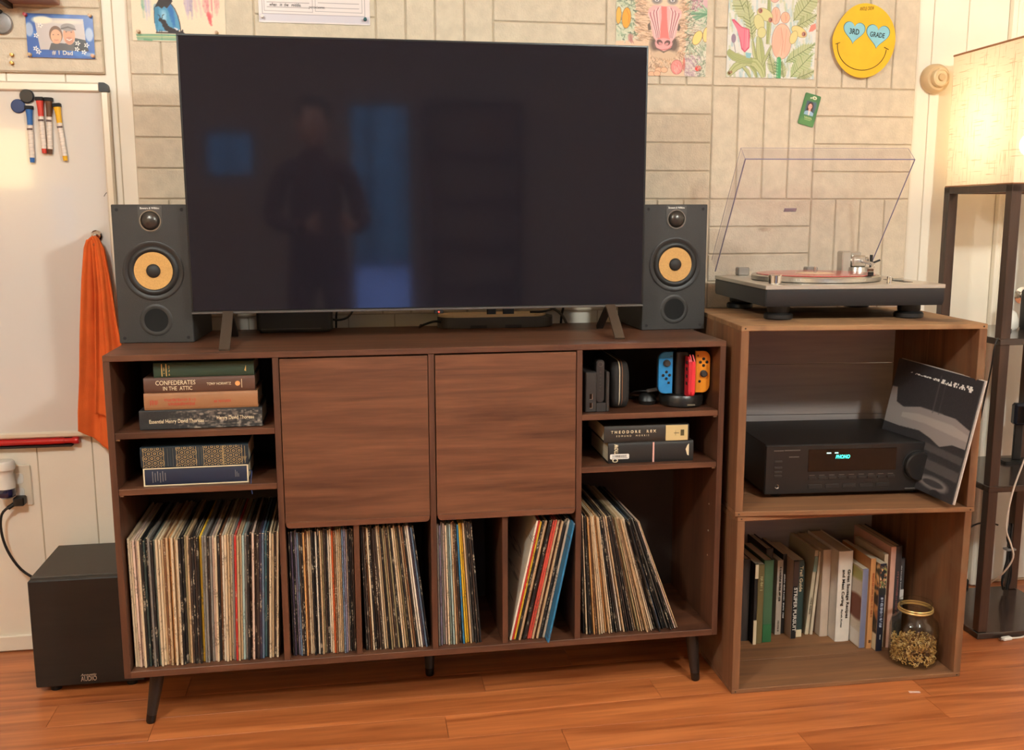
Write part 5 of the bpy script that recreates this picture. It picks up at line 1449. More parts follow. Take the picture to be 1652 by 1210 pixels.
m_ = MB(); m_.obox((AX - .070, AY - .236, .121), (.017, .040, .010), Matrix.Rotation(math.radians(-25), 3, 'Z'), .002); hs_ = m_.obj('headshell', CHROME, ta)
m_ = MB(); m_.obox((AX - .070, AY - .236, .1115), (.014, .022, .011), Matrix.Rotation(math.radians(-25), 3, 'Z'), .001); m_.obj('cartridge', BLACK, hs_)
m_ = MB(); m_.tube([(AX + .030, AY - .02, .098), (AX + .030, AY - .02, .150)], .0042, 10); m_.tube([(AX + .030, AY - .02, .126), (AX + .052, AY - .028, .136)], .0028, 8); m_.obj('cue_lever', BLACK, ta)
m_ = MB(); m_.box(AX - .048, AX - .022, AY - .010, AY + .030, .100, .160, bev=.003); m_.box(AX - .022, AX + .012, AY + .004, AY + .030, .146, .158, bev=.003); m_.obj('arm_lift_housing', mat('housing_silver', (196, 192, 184), .28, metal=.8), ta)
# spare headshell box + 45 adaptor area: two clear hinge blocks
CLR = clear('clear_acrylic', (.975, .972, .985), .02, .02, .5)
EDG = mat('acrylic_edge', (132, 126, 152), .15)
for x in (.060, .262):
    m_ = MB(); m_.box(x, x + .034, TD - .022, TD + .006, .0885, .112, bev=.003); m_.obj('lid_hinge', mat('hinge_grey', (150, 144, 138), .3, metal=.4), tt_)
# lid: open at 52 degrees about hinge at back
ang = math.radians(52)
lid = bpy.data.objects.new('dust_cover', None)
LD, LH, wt = .385, .050, .003
hy, hz = TD + .002, .100
def lidpt(x, l, h):      # l along lid from hinge to front, h above lid rim
    return Vector((x, hy - l * math.cos(ang) + h * math.sin(ang), hz + l * math.sin(ang) + h * math.cos(ang)))
def lidbox(q_, x0, x1, l0, l1, h0, h1):
    vs = [q_.bm.verts.new(lidpt(x, l, h)) for x in (x0, x1) for l in (l0, l1) for h in (h0, h1)]
    for f in ((0, 1, 3, 2), (4, 6, 7, 5), (0, 4, 5, 1), (2, 3, 7, 6), (0, 2, 6, 4), (1, 5, 7, 3)):
        q_.bm.faces.new([vs[i] for i in f])
m_ = MB()
rings = []
for x0, x1, l0, l1, h in ((0, TW, 0, LD, 0), (0, TW, 0, LD, LH), (wt, TW - wt, wt, LD - wt, LH - wt), (wt, TW - wt, wt, LD - wt, 0)):
    rings.append([m_.bm.verts.new(lidpt(*p, h)) for p in ((x0, l0), (x1, l0), (x1, l1), (x0, l1))])
for A, B_ in ((0, 1), (2, 3), (3, 0)):
    for i in range(4):
        m_.bm.faces.new((rings[A][i], rings[A][(i + 1) % 4], rings[B_][(i + 1) % 4], rings[B_][i]))
m_.bm.faces.new(rings[1]); m_.bm.faces.new(rings[2])
bpy.data.objects.remove(lid)
lid = m_.obj('dust_cover', CLR, tt_, smooth=False)
m_ = MB()
e = .0011
for a, b in (((0, 0, 0), (0, LD, 0)), ((TW, 0, 0), (TW, LD, 0)), ((0, LD, 0), (TW, LD, 0))):
    m_.tube([lidpt(*a), lidpt(*b)], .0016, 6, smooth=0)
m_.obj('cover_rim', EDG, lid)
m_ = MB()
for a, b in (((0, LD, LH), (TW, LD, LH)), ((0, 0, LH), (0, LD, LH)), ((0, LD, 0), (0, LD, LH)), ((TW, LD, 0), (TW, LD, LH))):
    m_.tube([lidpt(*a), lidpt(*b)], .0007, 6, smooth=0)
m_.obj('cover_corner', mat('acrylic_corner', (170, 158, 168), .2), lid)
m_ = MB(); lidbox(m_, .170, .205, .175, .187, LH, LH + .0012); m_.obj('brand_plate', mat('lid_plate', (168, 156, 164), .3), lid, smooth=False)
# record on the platter
t = thing('vinyl_record', 'translucent red vinyl record playing on the turntable platter', 'record', (1.5470, .033, CZ + .1042), -4.5)
m_ = MB(); m_.lathe([(0, 0), (.151, 0), (.1525, .001), (.151, .002), (.149, .0022), (.052, .0018), (.050, .0021), (0, .0021)], (PX, PY, 0), n=96); m_.obj('disc', mat('red_vinyl', (196, 70, 72), .22, coat=.4), t)
m_ = MB(); m_.lathe([(0, .0022), (.050, .0022), (.049, .0026), (0, .0026)], (PX, PY, 0), n=48); m_.obj('centre_label', mat('record_label_cream', (224, 196, 164), .6, var=.1, scale=60), t)

# ================================================================== RECEIVER
RW, RH = .452, .1405
t = thing('stereo_receiver', 'black stereo receiver with glowing display inside upper crate', 'receiver', (1.5640, .036, FZ), -4.2)
RBK = mat('receiver_black', (22, 20, 19), .42, var=.05, scale=120)
m_ = MB(); m_.box(.004, RW - .004, .012, .300, .012, RH - .001, bev=.002); m_.obj('chassis', RBK, t)
m_ = MB(); m_.box(0, RW, 0, .012, .012, RH, bev=.003); fp = m_.obj('front_panel', mat('receiver_face', (26, 24, 23), .38), t)
for x in (.03, RW - .06):
    m_ = MB(); m_.lathe([(0, 0), (.014, 0), (.015, .012), (0, .012)], (x + .015, .04, 0), n=20); m_.obj('foot', BLACK_SOFT, t)
    m_ = MB(); m_.lathe([(0, 0), (.014, 0), (.015, .012), (0, .012)], (x + .015, .26, 0), n=20); m_.obj('foot', BLACK_SOFT, t)
m_ = MB(); m_.box(.112, .345, -.0008, .002, .070, .128, bev=.0006); dp = m_.obj('display_window', mat('display_glass', (10, 10, 11), .12), t)
LED = mat('cyan_display', (80, 255, 230), .5, emit=(70, 255, 225), estr=1.6)
text('PHONO', LED, dp, (.2025, -.0010, .1075), width=.0375, height=.0100, shear=.2, bold=.03)
m_ = MB(); m_.box(.160, .171, -.0015, -.0008, .1165, .1190); m_.box(.181, .190, -.0015, -.0008, .1165, .1190); m_.obj('indicator', mat('indicator_white', (200, 255, 245), .5, emit=(170, 255, 240), estr=2.0), dp)
GRY = mat('receiver_print', (96, 88, 82), .6)
m_ = MB()
for (x, z, w2) in ((.022, .125, .026), (.050, .1255, .040), (.062, .108, .026)):
    xx = x
    while xx < x + w2:
        m_.box(xx, xx + .0016, -.0007, .0002, z, z + .0028); xx += .0024
m_.obj('panel_print', GRY, t, smooth=False)
for z in (.096, .080, .068, .0585):
    m_ = MB(); m_.box(.024, .044, -.002, .001, z, z + .0048, bev=.0006); m_.obj('push_button', mat('receiver_button', (46, 42, 40), .4), t)
m_ = MB(); m_.lathe([(.0035, .0), (.0056, .002), (.0056, 0)], (.0325, 0, .0335), 'Y', 20); m_.lathe([(0, .0003), (.0036, .0003)], (.0325, 0, .0335), 'Y', 16, 1); m_.obj('phones_jack', [CHROME, BLACK], t)
for k in range(9):
    m_ = MB(); m_.box(.115 + k * .026, .135 + k * .026, -.0022, .001, .049, .056, bev=.0006); m_.obj('selector_button', mat('receiver_button2', (34, 31, 30), .4), t)
    m_ = MB(); m_.box(.117 + k * .026, .131 + k * .026, -.0007, .0002, .0595, .0607); m_.obj('button_print', GRY, t, smooth=False)
for k in range(5):
    m_ = MB(); m_.box(.115 + k * .045, .150 + k * .045, -.0016, .001, .026, .036, bev=.0006); m_.obj('tone_button', mat('receiver_button2', (34, 31, 30), .4), t)
m_ = MB(); m_.lathe([(.037, 0), (.037, .014), (.034, .018), (.006, .018), (0, .017)], (.402, 0, .080), 'Y', 48); m_.obj('volume_knob', mat('knob_black', (30, 28, 27), .3), t)
m_ = MB(); m_.lathe([(.0375, .001), (.0395, .0016), (.0395, .0)], (.402, 0, .080), 'Y', 48); m_.obj('knob_ring', mat('knob_ring', (58, 54, 52), .35), t)
m_ = MB(); m_.box(.372, .430, -.002, .001, .018, .0205); m_.obj('panel_rule', GRY, t)

# ================================================================== LEANING SLEEVES IN UPPER CRATE
def lean_sleeve(label, yb, xb, dx, cover=False, col=(214, 206, 196), th=.0035):
    L = .312
    lean = math.asin(.056 / L)
    t = thing('album_sleeve', label, 'record sleeve', (xb + dx, yb, FZ + .013), group='sleeves leaning in the upper crate')
    t.rotation_euler = (math.radians(2.5), lean, math.radians(7.0))
    m_ = MB(); m_.box(-th / 2, th / 2, 0, L, 0, L, bev=.0006); m_.obj('sleeve', mat('sleeve_%d' % col[0], col, .5), t)
    return t
s1 = lean_sleeve('black album sleeve with grey bottle picture leaning by the receiver', -.128, 1.9790, 0, col=(46, 44, 46))
lean_sleeve('thin white edged sleeve behind the leaning black album', -.132, 1.9790, .0050, col=(206, 196, 186), th=.003)
lean_sleeve('cream inner sleeve at the back of the leaning albums', -.126, 1.9790, .0098, col=(190, 176, 158), th=.003)
cvl = Cv(150, 150, (52, 50, 52), grain=3)
def lpx(a, b):   # a: 0 front edge .. 1 rear edge ; b: 0 top .. 1 bottom  -> canvas is mirrored (faces -X)
    return ((1 - a) * 150, b * 150)
cvl.poly([lpx(0, .40), lpx(.18, .345), lpx(.40, .34), lpx(.60, .34), lpx(.80, .385), lpx(.9, .36), lpx(.93, .24), lpx(1, .24), lpx(1, .55), lpx(.8, .55), lpx(.55, .53), lpx(.4, .56), lpx(.28, .60), lpx(.15, .55), lpx(0, .55)], (150, 142, 138))
cvl.poly([lpx(0, .44), lpx(.2, .40), lpx(.6, .40), lpx(.8, .43), lpx(.8, .47), lpx(.5, .46), lpx(.2, .48), lpx(0, .49)], (180, 170, 164), .7)
for a, b, c_, d_, o_ in ((0, .62, .5, .66, .5), (0, .74, .6, .80, .55), (.1, .88, .6, .92, .5)):
    cvl.poly([lpx(a, b), lpx(c_, b - .02), lpx(c_, d_), lpx(a, d_ + .02)], (104, 98, 96), o_)
cvl.ell(*lpx(.25, .9), 26, 8, (140, 132, 128), op=.7, soft=3); cvl.ell(*lpx(.25, .9), 18, 4, (60, 58, 60))
cvl.ell(*lpx(.2, .98), 10, 6, (40, 38, 40)); cvl.line([lpx(.45, .05), lpx(.45, .35)], 2.5, (96, 92, 92), .7); cvl.line([lpx(.38, .08), lpx(.38, .35)], 1.5, (84, 82, 82), .7)
o = cvl.sheet('cover_print', .310, .310, s1, (-.0022, .311, .001), vcol('album_print', .45), rot=(0, 0, math.radians(-90)))
m_ = MB()
for (a, w2, h2) in ((.024, .020, .015), (.050, .018, .012), (.074, .017, .012), (.097, .016, .012), (.119, .015, .011), (.143, .022, .006), (.172, .062, .004), (.246, .006, .004)):
    p = a
    while p < a + w2:
        e_ = random.uniform(.0016, .0032); lo, hi = random.choice([(0, 1), (0, 1), (.6, 1), (0, .4), (.35, .65)])
        m_.box(-.0030, -.0023, p, p + e_, .284 - h2 / 2 + h2 * lo, .284 - h2 / 2 + h2 * hi); p += e_ + random.uniform(.0002, .0012)
m_.obj('worn_title', LETTER_WHITE, s1, smooth=False)

# ================================================================== BOOKS IN THE LOWER CRATE
def upright_book(key, label, x, wd, y, top, c, depth=.16, lean=0.0, hard=True, cover_c=None, rz=0.0, rough=.55):
    t = thing('book', label, 'book', (x, y, .0127), group='books in the lower crate')
    t.rotation_euler = (0, math.radians(lean), math.radians(rz))
    H2 = top - .0127
    cm = mat('spine_' + key, c, rough, var=.08, scale=25, bump=.04, bscale=300)
    cc = mat('cover2_' + key, cover_c, rough, var=.08, scale=12) if cover_c else cm
    k = .0022 if hard else .0008
    k = min(k, wd * .25)
    m_ = MB(); m_.box(0, k, .001, depth, 0, H2, bev=.0004); m_.obj('cover_board', cc, t)
    m_ = MB(); m_.box(wd - k, wd, .001, depth, 0, H2, bev=.0004); m_.obj('cover_board', cc, t)
    sp = [(wd / 2 - (wd / 2) * math.cos(math.pi * i / 8), .0015 - (.003 if hard else .0008) * math.sin(math.pi * i / 8)) for i in range(9)]
    m_ = MB(); m_.prism(sp + [(wd, .0035), (0, .0035)], 0, H2, 'XY'); m_.obj('spine', cm, t)
    ov = .003 if hard else 0.0
    m_ = MB(); m_.box(k, wd - k, .0035, depth - ov, ov, H2 - ov); m_.obj('page_block', PAGES, t, smooth=False)
    return t, H2
def stitle(t, body, wd, H2, z0, z1, m, frac=.6, dx=0.0, y=-.0024, bold=.015):
    """title running down the spine"""
    return text(body, m, t, (wd / 2 + dx, y, H2 * (z0 + z1) / 2), width=H2 * abs(z1 - z0), height=wd * frac, rot=(90, 90, 0), bold=bold)
def smarks(t, wd, H2, z0, z1, m, a=.25, b=.75, y=-.0022):
    return marks(t, wd * a, wd * b, H2 * z0, H2 * z1, m, True, y)
def sband(t, wd, H2, z0, z1, m, name='spine_band', y=-.0022):
    q_ = MB(); q_.box(wd * .04, wd * .96, y, .002, H2 * z0, H2 * z1); return q_.obj(name, m, t, smooth=False)
upright_book('b1', 'dark grey brown book at the far left of lower crate', 1.5860, .0285, .215, .252, (60, 52, 46))
t, h = upright_book('b2', 'thin black book with cream bands in lower crate', 1.6160, .0095, .188, .247, (30, 26, 24), hard=False)
sband(t, .0095, h, .0, .30, LETTER_CREAM); sband(t, .0095, h, .82, .99, LETTER_CREAM)
t, h = upright_book('b3', 'olive green book with pale title block in lower crate', 1.6268, .0180, .190, .243, (112, 98, 58), hard=False)
smarks(t, .018, h, .68, .86, mat('pale_olive_ink', (190, 180, 130), .6))
t, h = upright_book('b4', 'bright green book near the left of lower crate', 1.6470, .0280, .198, .251, (70, 104, 74))
sband(t, .028, h, 0, .22, mat('deep_green', (46, 104, 62), .5))
t, h = upright_book('b4b', 'dark brown book sunk behind the bright green one', 1.6790, .0215, .260, .262, (70, 56, 46))
t, h = upright_book('b5', 'slim pale grey book with dark title in lower crate', 1.7045, .0170, .237, .233, (186, 172, 156), hard=False)
smarks(t, .017, h, .45, .92, LETTER_BLACK, .3, .7); smarks(t, .017, h, .05, .2, LETTER_BLACK, .3, .6)
t, h = upright_book('b6', 'slim black book with white spine text beside pale grey one', 1.7228, .0120, .243, .248, (36, 30, 28), hard=False)
smarks(t, .012, h, .2, .75, LETTER_WHITE, .3, .65)
t, h = upright_book('b7', 'black fishing book with big white spine title and pink cover', 1.7362, .0160, .204, .243, (24, 22, 22), hard=False, cover_c=(188, 160, 142))
stitle(t, 'STRIPER PURSUIT', .016, h, .66, .10, LETTER_WHITE, .62, bold=.02); sband(t, .016, h, .68, .99, mat('dark_brown_ink', (58, 40, 34), .5))
t, h = upright_book('b8', 'teal trail guide with white title in lower crate', 1.7538, .0175, .211, .240, (42, 62, 60), hard=False)
stitle(t, 'Trail Guide', .0175, h, .93, .60, LETTER_CREAM, .55); sband(t, .0175, h, .01, .10, LETTER_CREAM)
t, h = upright_book('b9', 'thin dark green paperback right of the teal guide', 1.7735, .0110, .232, .225, (40, 50, 40), hard=False)
t, h = upright_book('b10', 'leaning cream and teal booklet in the middle of lower crate', 1.7900, .0105, .225, .262, (198, 184, 156), lean=4.5, hard=False, cover_c=(190, 178, 150))
sband(t, .0105, h, .75, .93, mat('pale_teal_ink', (126, 150, 140), .6)); smarks(t, .0105, h, .25, .45, LETTER_BLACK)
t, h = upright_book('b10b', 'thin leaning cream booklet beside the teal topped one', 1.8035, .0080, .222, .258, (206, 190, 162), lean=4.0, hard=False)
t, h = upright_book('b11', 'plain beige hardback left of the sausage recipe book', 1.8240, .0250, .206, .268, (196, 176, 156))
t, h = upright_book('b12', 'white sausage recipe hardback with black spine title', 1.8500, .0420, .166, .276, (222, 212, 198), depth=.19)
stitle(t, 'Great Sausage Recipes', .042, h, .80, .26, LETTER_BLACK, .26, dx=.0085, y=-.0030); stitle(t, 'and Meat Curing', .042, h, .80, .40, LETTER_BLACK, .26, dx=-.0065, y=-.0030); stitle(t, 'Rytek Kutas', .042, h, .36, .16, LETTER_BLACK, .15, dx=-.0065, y=-.0030)
t, h = upright_book('b13', 'blue spined paperback with picture cover in lower crate', 1.8955, .0170, .116, .240, (116, 118, 142), hard=False, cover_c=(196, 178, 158))
cvb = Cv(60, 100, (210, 196, 178), grain=3)
cvb.ell(40, 8, 30, 8, (170, 166, 100), soft=4); cvb.ell(50, 50, 22, 16, (118, 66, 46), soft=4); cvb.poly([(14, 80), (58, 80), (58, 98), (14, 98)], (222, 214, 204)); cvb.ell(30, 60, 10, 8, (120, 60, 40), soft=3)
cvb.sheet('cover_print', .155, h - .004, t, (-.0004, .157, .002), rot=(0, 0, math.radians(-90)))
t, h = upright_book('b14', 'orange tan paperback with rust spine text in lower crate', 1.9135, .0150, .109, .271, (192, 136, 84), hard=False)
smarks(t, .015, h, .35, .85, mat('rust_ink', (150, 74, 40), .6), .35, .7); smarks(t, .015, h, .06, .1, LETTER_BLACK)
t, h = upright_book('b15', 'navy cookbook with food photograph on spine in lower crate', 1.9300, .0195, .090, .262, (28, 30, 46), hard=False, cover_c=(150, 116, 84))
cvb = Cv(26, 60, (30, 34, 34))
for i in range(60):
    cvb.ell(random.uniform(0, 26), random.uniform(0, 46), random.uniform(1, 4), random.uniform(1, 3), random.choice([(206, 164, 112), (226, 196, 150), (120, 130, 70), (46, 60, 50), (150, 90, 60)]), rot=random.uniform(0, 90))
cvb.sheet('food_photo', .0185, h * .33, t, (.0005, -.0013, h * .65))
cvb = Cv(60, 100, (60, 50, 44), grain=3)
for i in range(140):
    cvb.ell(random.uniform(0, 60), random.uniform(0, 78), random.uniform(2, 8), random.uniform(2, 5), random.choice([(206, 150, 92), (226, 186, 130), (70, 66, 50), (40, 40, 44), (170, 110, 70)]), rot=random.uniform(0, 90), soft=2)
cvb.poly([(0, 80), (60, 80), (60, 100), (0, 100)], (220, 204, 170))
cvb.sheet('cover_print', .155, h - .004, t, (-.0004, .157, .002), rot=(0, 0, math.radians(-90)))
smarks(t, .0195, h, .28, .62, mat('pale_blue_ink', (176, 186, 206), .6), .25, .7); smarks(t, .0195, h, .14, .2, LETTER_WHITE, .4, .6)
t, h = upright_book('b16', 'slim cream paperback behind the navy cookbook', 1.9540, .0115, .112, .280, (206, 186, 158), hard=False)
t, h = upright_book('b17', 'tall pale pink book in the right part of lower crate', 1.9690, .0150, .106, .302, (206, 160, 140), hard=False, depth=.2)
t, h = upright_book('b18', 'tall dark grey book with faint red spine text', 1.9900, .0220, .122, .298, (62, 56, 56), depth=.2)
smarks(t, .022, h, .3, .75, mat('dull_red_ink', (140, 84, 78), .6), .4, .65)
t, h = upright_book('b19', 'short grey book with white title strip behind the jar', 2.0170, .0240, .152, .250, (84, 80, 80))
sband(t, .0240, h, .50, .62, LETTER_WHITE); smarks(t, .0240, h, .62, .92, LETTER_WHITE, .4, .6)

# ================================================================== JAR
t = thing('glass_jar', 'glass jar with gold lid band half full of shells in lower crate', 'jar', (1.9950, .0180, .0128))
JG = clear('jar_glass', (.94, .95, .93), .03, .03, .7)
prof = [(0, 0), (.054, 0), (.060, .006), (.062, .016), (.062, .100), (.058, .116), (.046, .128), (.041, .134), (.041, .168)]
m_ = MB(); m_.lathe(prof + [(.0395, .168), (.0395, .135), (.0445, .127), (.0565, .114), (.0600, .100), (.0600, .016), (.056, .006), (0, .005)], n=56); m_.obj('glass_body', JG, t)
m_ = MB(); m_.lathe([(.0415, .1445), (.0440, .1445), (.0452, .1470), (.0440, .1495), (.0415, .1495)], n=56, close=True); m_.lathe([(.0415, .1515), (.0435, .1515), (.0445, .1532), (.0435, .1550), (.0415, .1550)], n=56, close=True); m_.obj('lid_band', mat('pale_gold', (214, 176, 110), .3, metal=.5), t)
m_ = MB(); m_.lathe([(.0395, .1685), (.0410, .1700), (.0425, .1685), (.0410, .1670)], n=56, close=True); m_.obj('glass_rim', JG, t)
def shells():
    m_ = MB(); n = 0
    while n < 620:
        r = .0555 * math.sqrt(random.random()); a = random.uniform(0, 2 * math.pi); z = random.uniform(.0095, .060 + .008 * math.cos(a))
        if n < 380:
            r = random.uniform(.048, .0555)
        elif n < 520:
            z = random.uniform(.056, .066)
        c = Vector((r * math.cos(a), r * math.sin(a), z))
        ax = Vector((random.gauss(0, 1), random.gauss(0, 1), random.gauss(0, 1))).normalized()
        t1 = ax.orthogonal().normalized(); t2 = ax.cross(t1)
        R_ = random.uniform(.0028, .0042); pts = []
        ok = True
        for k in range(5):
            th = k / 4 * math.radians(220)
            p = c + t1 * R_ * math.cos(th) + t2 * R_ * math.sin(th)
            if math.hypot(p.x, p.y) > .0585 or p.z < .0068:
                ok = False
            pts.append(p)
        if not ok:
            continue
        m_.tube(pts, .0013, 5, mi=random.choice([0, 0, 1, 2]), smooth=0); n += 1
    o = m_.obj('shell_filling', [mat('pasta_gold', (196, 150, 82), .5), mat('pasta_cream', (222, 186, 124), .5), mat('pasta_brown', (140, 96, 48), .5)], t)
    o['kind'] = 'stuff'
shells()

# ================================================================== LAMP TOWER
TX, TY, TS_, TDP = 2.2680, .1350, .330, .325
tl = thing('shelf_floor_lamp', 'dark brown shelf floor lamp with glowing paper shade at right', 'floor lamp', (TX, TY, 0), -1.5)
DKW = wood('dark_tower_wood', (46, 30, 22), (74, 50, 38), 'Z', 1.2, .38)
DKS = wood('dark_tower_shelf', (42, 30, 26), (66, 50, 42), 'X', 1.2, .22, coat=.3)
pw = .028
ZTOP = 1.270
for x in (0.004, TS_ - pw - .004):
    for y in (.004, TDP - pw - .004):
        m_ = MB(); m_.box(x, x + pw, y, y + pw, .020, ZTOP, bev=.0012); m_.obj('post', DKW, tl)
for nm, z in (('base_board', 0), ('shelf', .430), ('shelf', .842)):
    m_ = MB(); m_.box(0, TS_, 0, TDP, z + .0005, z + .0185, bev=.0015); m_.obj(nm, DKS, tl)
for b in ((.004, TS_ - .004, .004, .004 + pw, ZTOP - .018, ZTOP + .002), (.004, TS_ - .004, TDP - pw - .004, TDP - .004, ZTOP - .018, ZTOP + .002), (.004, .004 + pw, .004 + pw, TDP - pw - .004, ZTOP - .018, ZTOP + .002), (TS_ - pw - .004, TS_ - .004, .004 + pw, TDP - pw - .004, ZTOP - .018, ZTOP + .002)):
    m_ = MB(); m_.box(*b, bev=.001); m_.obj('top_rail', DKW, tl)
def shade_mat():
    m = bpy.data.materials.new('rice_paper'); m.use_nodes = True
    nt = m.node_tree; N, L = nt.nodes.new, nt.links.new
    nt.nodes.remove(nt.nodes['Principled BSDF']); out = nt.nodes['Material Output']
    tc = N('ShaderNodeTexCoord')
    def fib(sc):
        mp = N('ShaderNodeMapping'); mp.inputs['Scale'].default_value = sc; L(tc.outputs['Object'], mp.inputs[0])
        n = N('ShaderNodeTexNoise'); n.inputs['Scale'].default_value = 1; n.inputs['Detail'].default_value = 3; L(mp.outputs[0], n.inputs['Vector'])
        r = N('ShaderNodeMapRange'); r.inputs[1].default_value = .60; r.inputs[2].default_value = .68; L(n.outputs[0], r.inputs[0]); return r
    f1, f2 = fib((14, 14, 240)), fib((240, 240, 14))
    mxm = N('ShaderNodeMath'); mxm.operation = 'MAXIMUM'; L(f1.outputs[0], mxm.inputs[0]); L(f2.outputs[0], mxm.inputs[1])
    cm = N('ShaderNodeMix'); cm.data_type = 'RGBA'; L(mxm.outputs[0], cm.inputs['Factor']); cm.inputs['A'].default_value = (.90, .82, .66, 1); cm.inputs['B'].default_value = (.66, .54, .38, 1)
    tr = N('ShaderNodeBsdfTranslucent'); df = N('ShaderNodeBsdfDiffuse'); tp = N('ShaderNodeBsdfTransparent')
    L(cm.outputs['Result'], tr.inputs[0]); L(cm.outputs['Result'], df.inputs[0]); tp.inputs[0].default_value = (1, .92, .75, 1)
    a = N('ShaderNodeMixShader'); a.inputs[0].default_value = .45; L(tr.outputs[0], a.inputs[1]); L(df.outputs[0], a.inputs[2])
    b = N('ShaderNodeMixShader'); b.inputs[0].default_value = .07; L(a.outputs[0], b.inputs[1]); L(tp.outputs[0], b.inputs[2])
    L(b.outputs[0], out.inputs[0])
    return m
SHD = shade_mat()
sh = rrect(.006, TS_ - .006, .006, TDP - .006, .002, 1)
SZ0, SZ1 = ZTOP + .004, ZTOP + .375
m_ = MB()
A = [m_.bm.verts.new((x, y, SZ0)) for x, y in ((.006, .006), (TS_ - .006, .006), (TS_ - .006, TDP - .006), (.006, TDP - .006))]
B_ = [m_.bm.verts.new((v.co.x, v.co.y, SZ1)) for v in A]
for i in range(4):
    m_.bm.faces.new((A[i], A[(i + 1) % 4], B_[(i + 1) % 4], B_[i]))
shade = m_.obj('lamp_shade', SHD, tl, smooth=False)
RIM = mat('shade_rim', (170, 120, 84), .6)
for z, r_ in ((SZ0, .0018), (SZ1, .0030)):
    m_ = MB(); c4 = [(.006, .006, z), (TS_ - .006, .006, z), (TS_ - .006, TDP - .006, z), (.006, TDP - .006, z)]
    for i in range(4):
        m_.tube([c4[i], c4[(i + 1) % 4]], r_, 6, smooth=0)
    m_.obj('shade_wire', RIM, shade)
m_ = MB(); m_.lathe([(0, 0), (.018, 0), (.018, .05), (.014, .055), (0, .055)], (TS_ / 2, TDP / 2, ZTOP + .02), n=20); m_.box(TS_ / 2 - .006, TS_ / 2 + .006, .02, TDP - .02, ZTOP + .008, ZTOP + .02); m_.obj('lamp_socket', BLACK, tl)
bm_ = bpy.data.materials.new('lit_bulb'); bm_.use_nodes = True
q_ = bm_.node_tree.nodes['Principled BSDF']; q_.inputs['Emission Color'].default_value = (1, .84, .60, 1); q_.inputs['Emission Strength'].default_value = 26
m_ = MB(); bmesh.ops.create_icosphere(m_.bm, subdivisions=3, radius=.035, matrix=Matrix.Translation((TS_ / 2, TDP / 2, ZTOP + .115)))
m_.obj('bulb', bm_, tl)
ld = bpy.data.lights.new('lamp_glow', 'POINT'); ld.energy = TOWER_BULB_WATTS; ld.color = (1, .80, .54); ld.shadow_soft_size = .04
lo = bpy.data.objects.new('lamp_glow', ld); COL.objects.link(lo); lo.parent = tl; lo.location = (TS_ / 2, TDP / 2, ZTOP + .20)

# things on and around the tower
t = thing('desk_gadget', 'small black screen gadget on a stand on the middle lamp shelf', 'gadget', (2.505, .365, .4487), -10)
m_ = MB(); m_.prism(rrect(-.03, .05, -.02, .03, .006), 0, .008, 'XY', bev=.001); m_.box(.004, .030, .004, .014, .008, .150, bev=.002); m_.obj('stand', BLACK, t)
m_ = MB(); m_.box(-.012, .075, -.022, .006, .120, .186, bev=.006); m_.obj('screen_body', mat('gadget_shell', (28, 34, 44), .3), t)
m_ = MB(); m_.box(-.004, .067, -.0235, -.0215, .128, .178); m_.obj('screen', BLACK_GLOSS, t)
t = thing('dark_canister', 'black device at the right image edge on the upper lamp shelf', 'device', (2.505, .31, .8607))
m_ = MB(); m_.prism(rrect(-.03, .05, -.03, .04, .012), 0, .115, 'XY', bev=.005); m_.obj('body', mat('canister_black', (24, 24, 26), .4), t)
m_ = MB(); m_.box(-.032, -.026, -.012, .012, .075, .10, bev=.002); m_.obj('white_tag', WHITE_PL, t)
t = thing('white_speaker', 'small rounded white object on the upper lamp shelf', 'ornament', (2.432, .335, .8607))
m_ = MB(); m_.lathe([(0, 0), (.024, 0), (.030, .010), (.030, .030), (.022, .050), (.010, .058), (0, .060)], n=28); m_.lathe([(.010, .057), (.013, .060), (.010, .063)], n=20, mi=0); m_.obj('body', WHITE_PL, t)
cord('cable', 'black cable hanging off the upper shelf of the floor lamp', [(2.42, .30, .8640), (2.37, .24, .8645), (2.315, .19, .8625), (2.275, .150, .862), (2.258, .142, .842), (2.258, .15, .78), (2.253, .16, .70), (2.245, .17, .60), (2.235, .2, .48), (2.23, .25, .30)], .0022)
cord('cable', 'short black cable curling over the upper lamp shelf at the frame edge', [(2.40, .20, .8635), (2.44, .17, .8650), (2.475, .15, .8635), (2.50, .16, .8635)], .0022)
WC = mat('white_cable', (218, 206, 190), .5)
cord('cable', 'white cable draped down in front of the lamp shelves', [(2.42, .128, .62), (2.375, .122, .56), (2.345, .118, .49), (2.326, .118, .42), (2.318, .118, .335), (2.338, .120, .285), (2.352, .124, .243), (2.346, .15, .19), (2.345, .2, .14), (2.36, .26, .09), (2.38, .30, .03)], .0024, WC)
t = thing('charging_cable', 'white charging cable with plug lying on floor before the lamp', 'cable', (2.341, .118, 0))
m_ = MB(); m_.tube([(.022, .004, .0035), (.055, .005, .003), (.085, .012, .003), (.12, -.02, .003), (.20, -.05, .003), (.34, -.06, .003)], .0026, 8); m_.obj('cord', WC, t)
m_ = MB(); m_.obox((.008, .002, .005), (.030, .015, .009), Matrix.Rotation(math.radians(8), 3, 'Z'), .002); m_.obj('plug', WHITE_PL, t)
m_ = MB(); m_.obox((-.011, -.0005, .005), (.010, .011, .0045), Matrix.Rotation(math.radians(8), 3, 'Z'), .0008); m_.obj('connector', METAL, t)
t = thing('cable_bundle', 'black cable bundle tied to the rear post of the lamp', 'cables', (2.545, .400, .0))
m_ = MB()
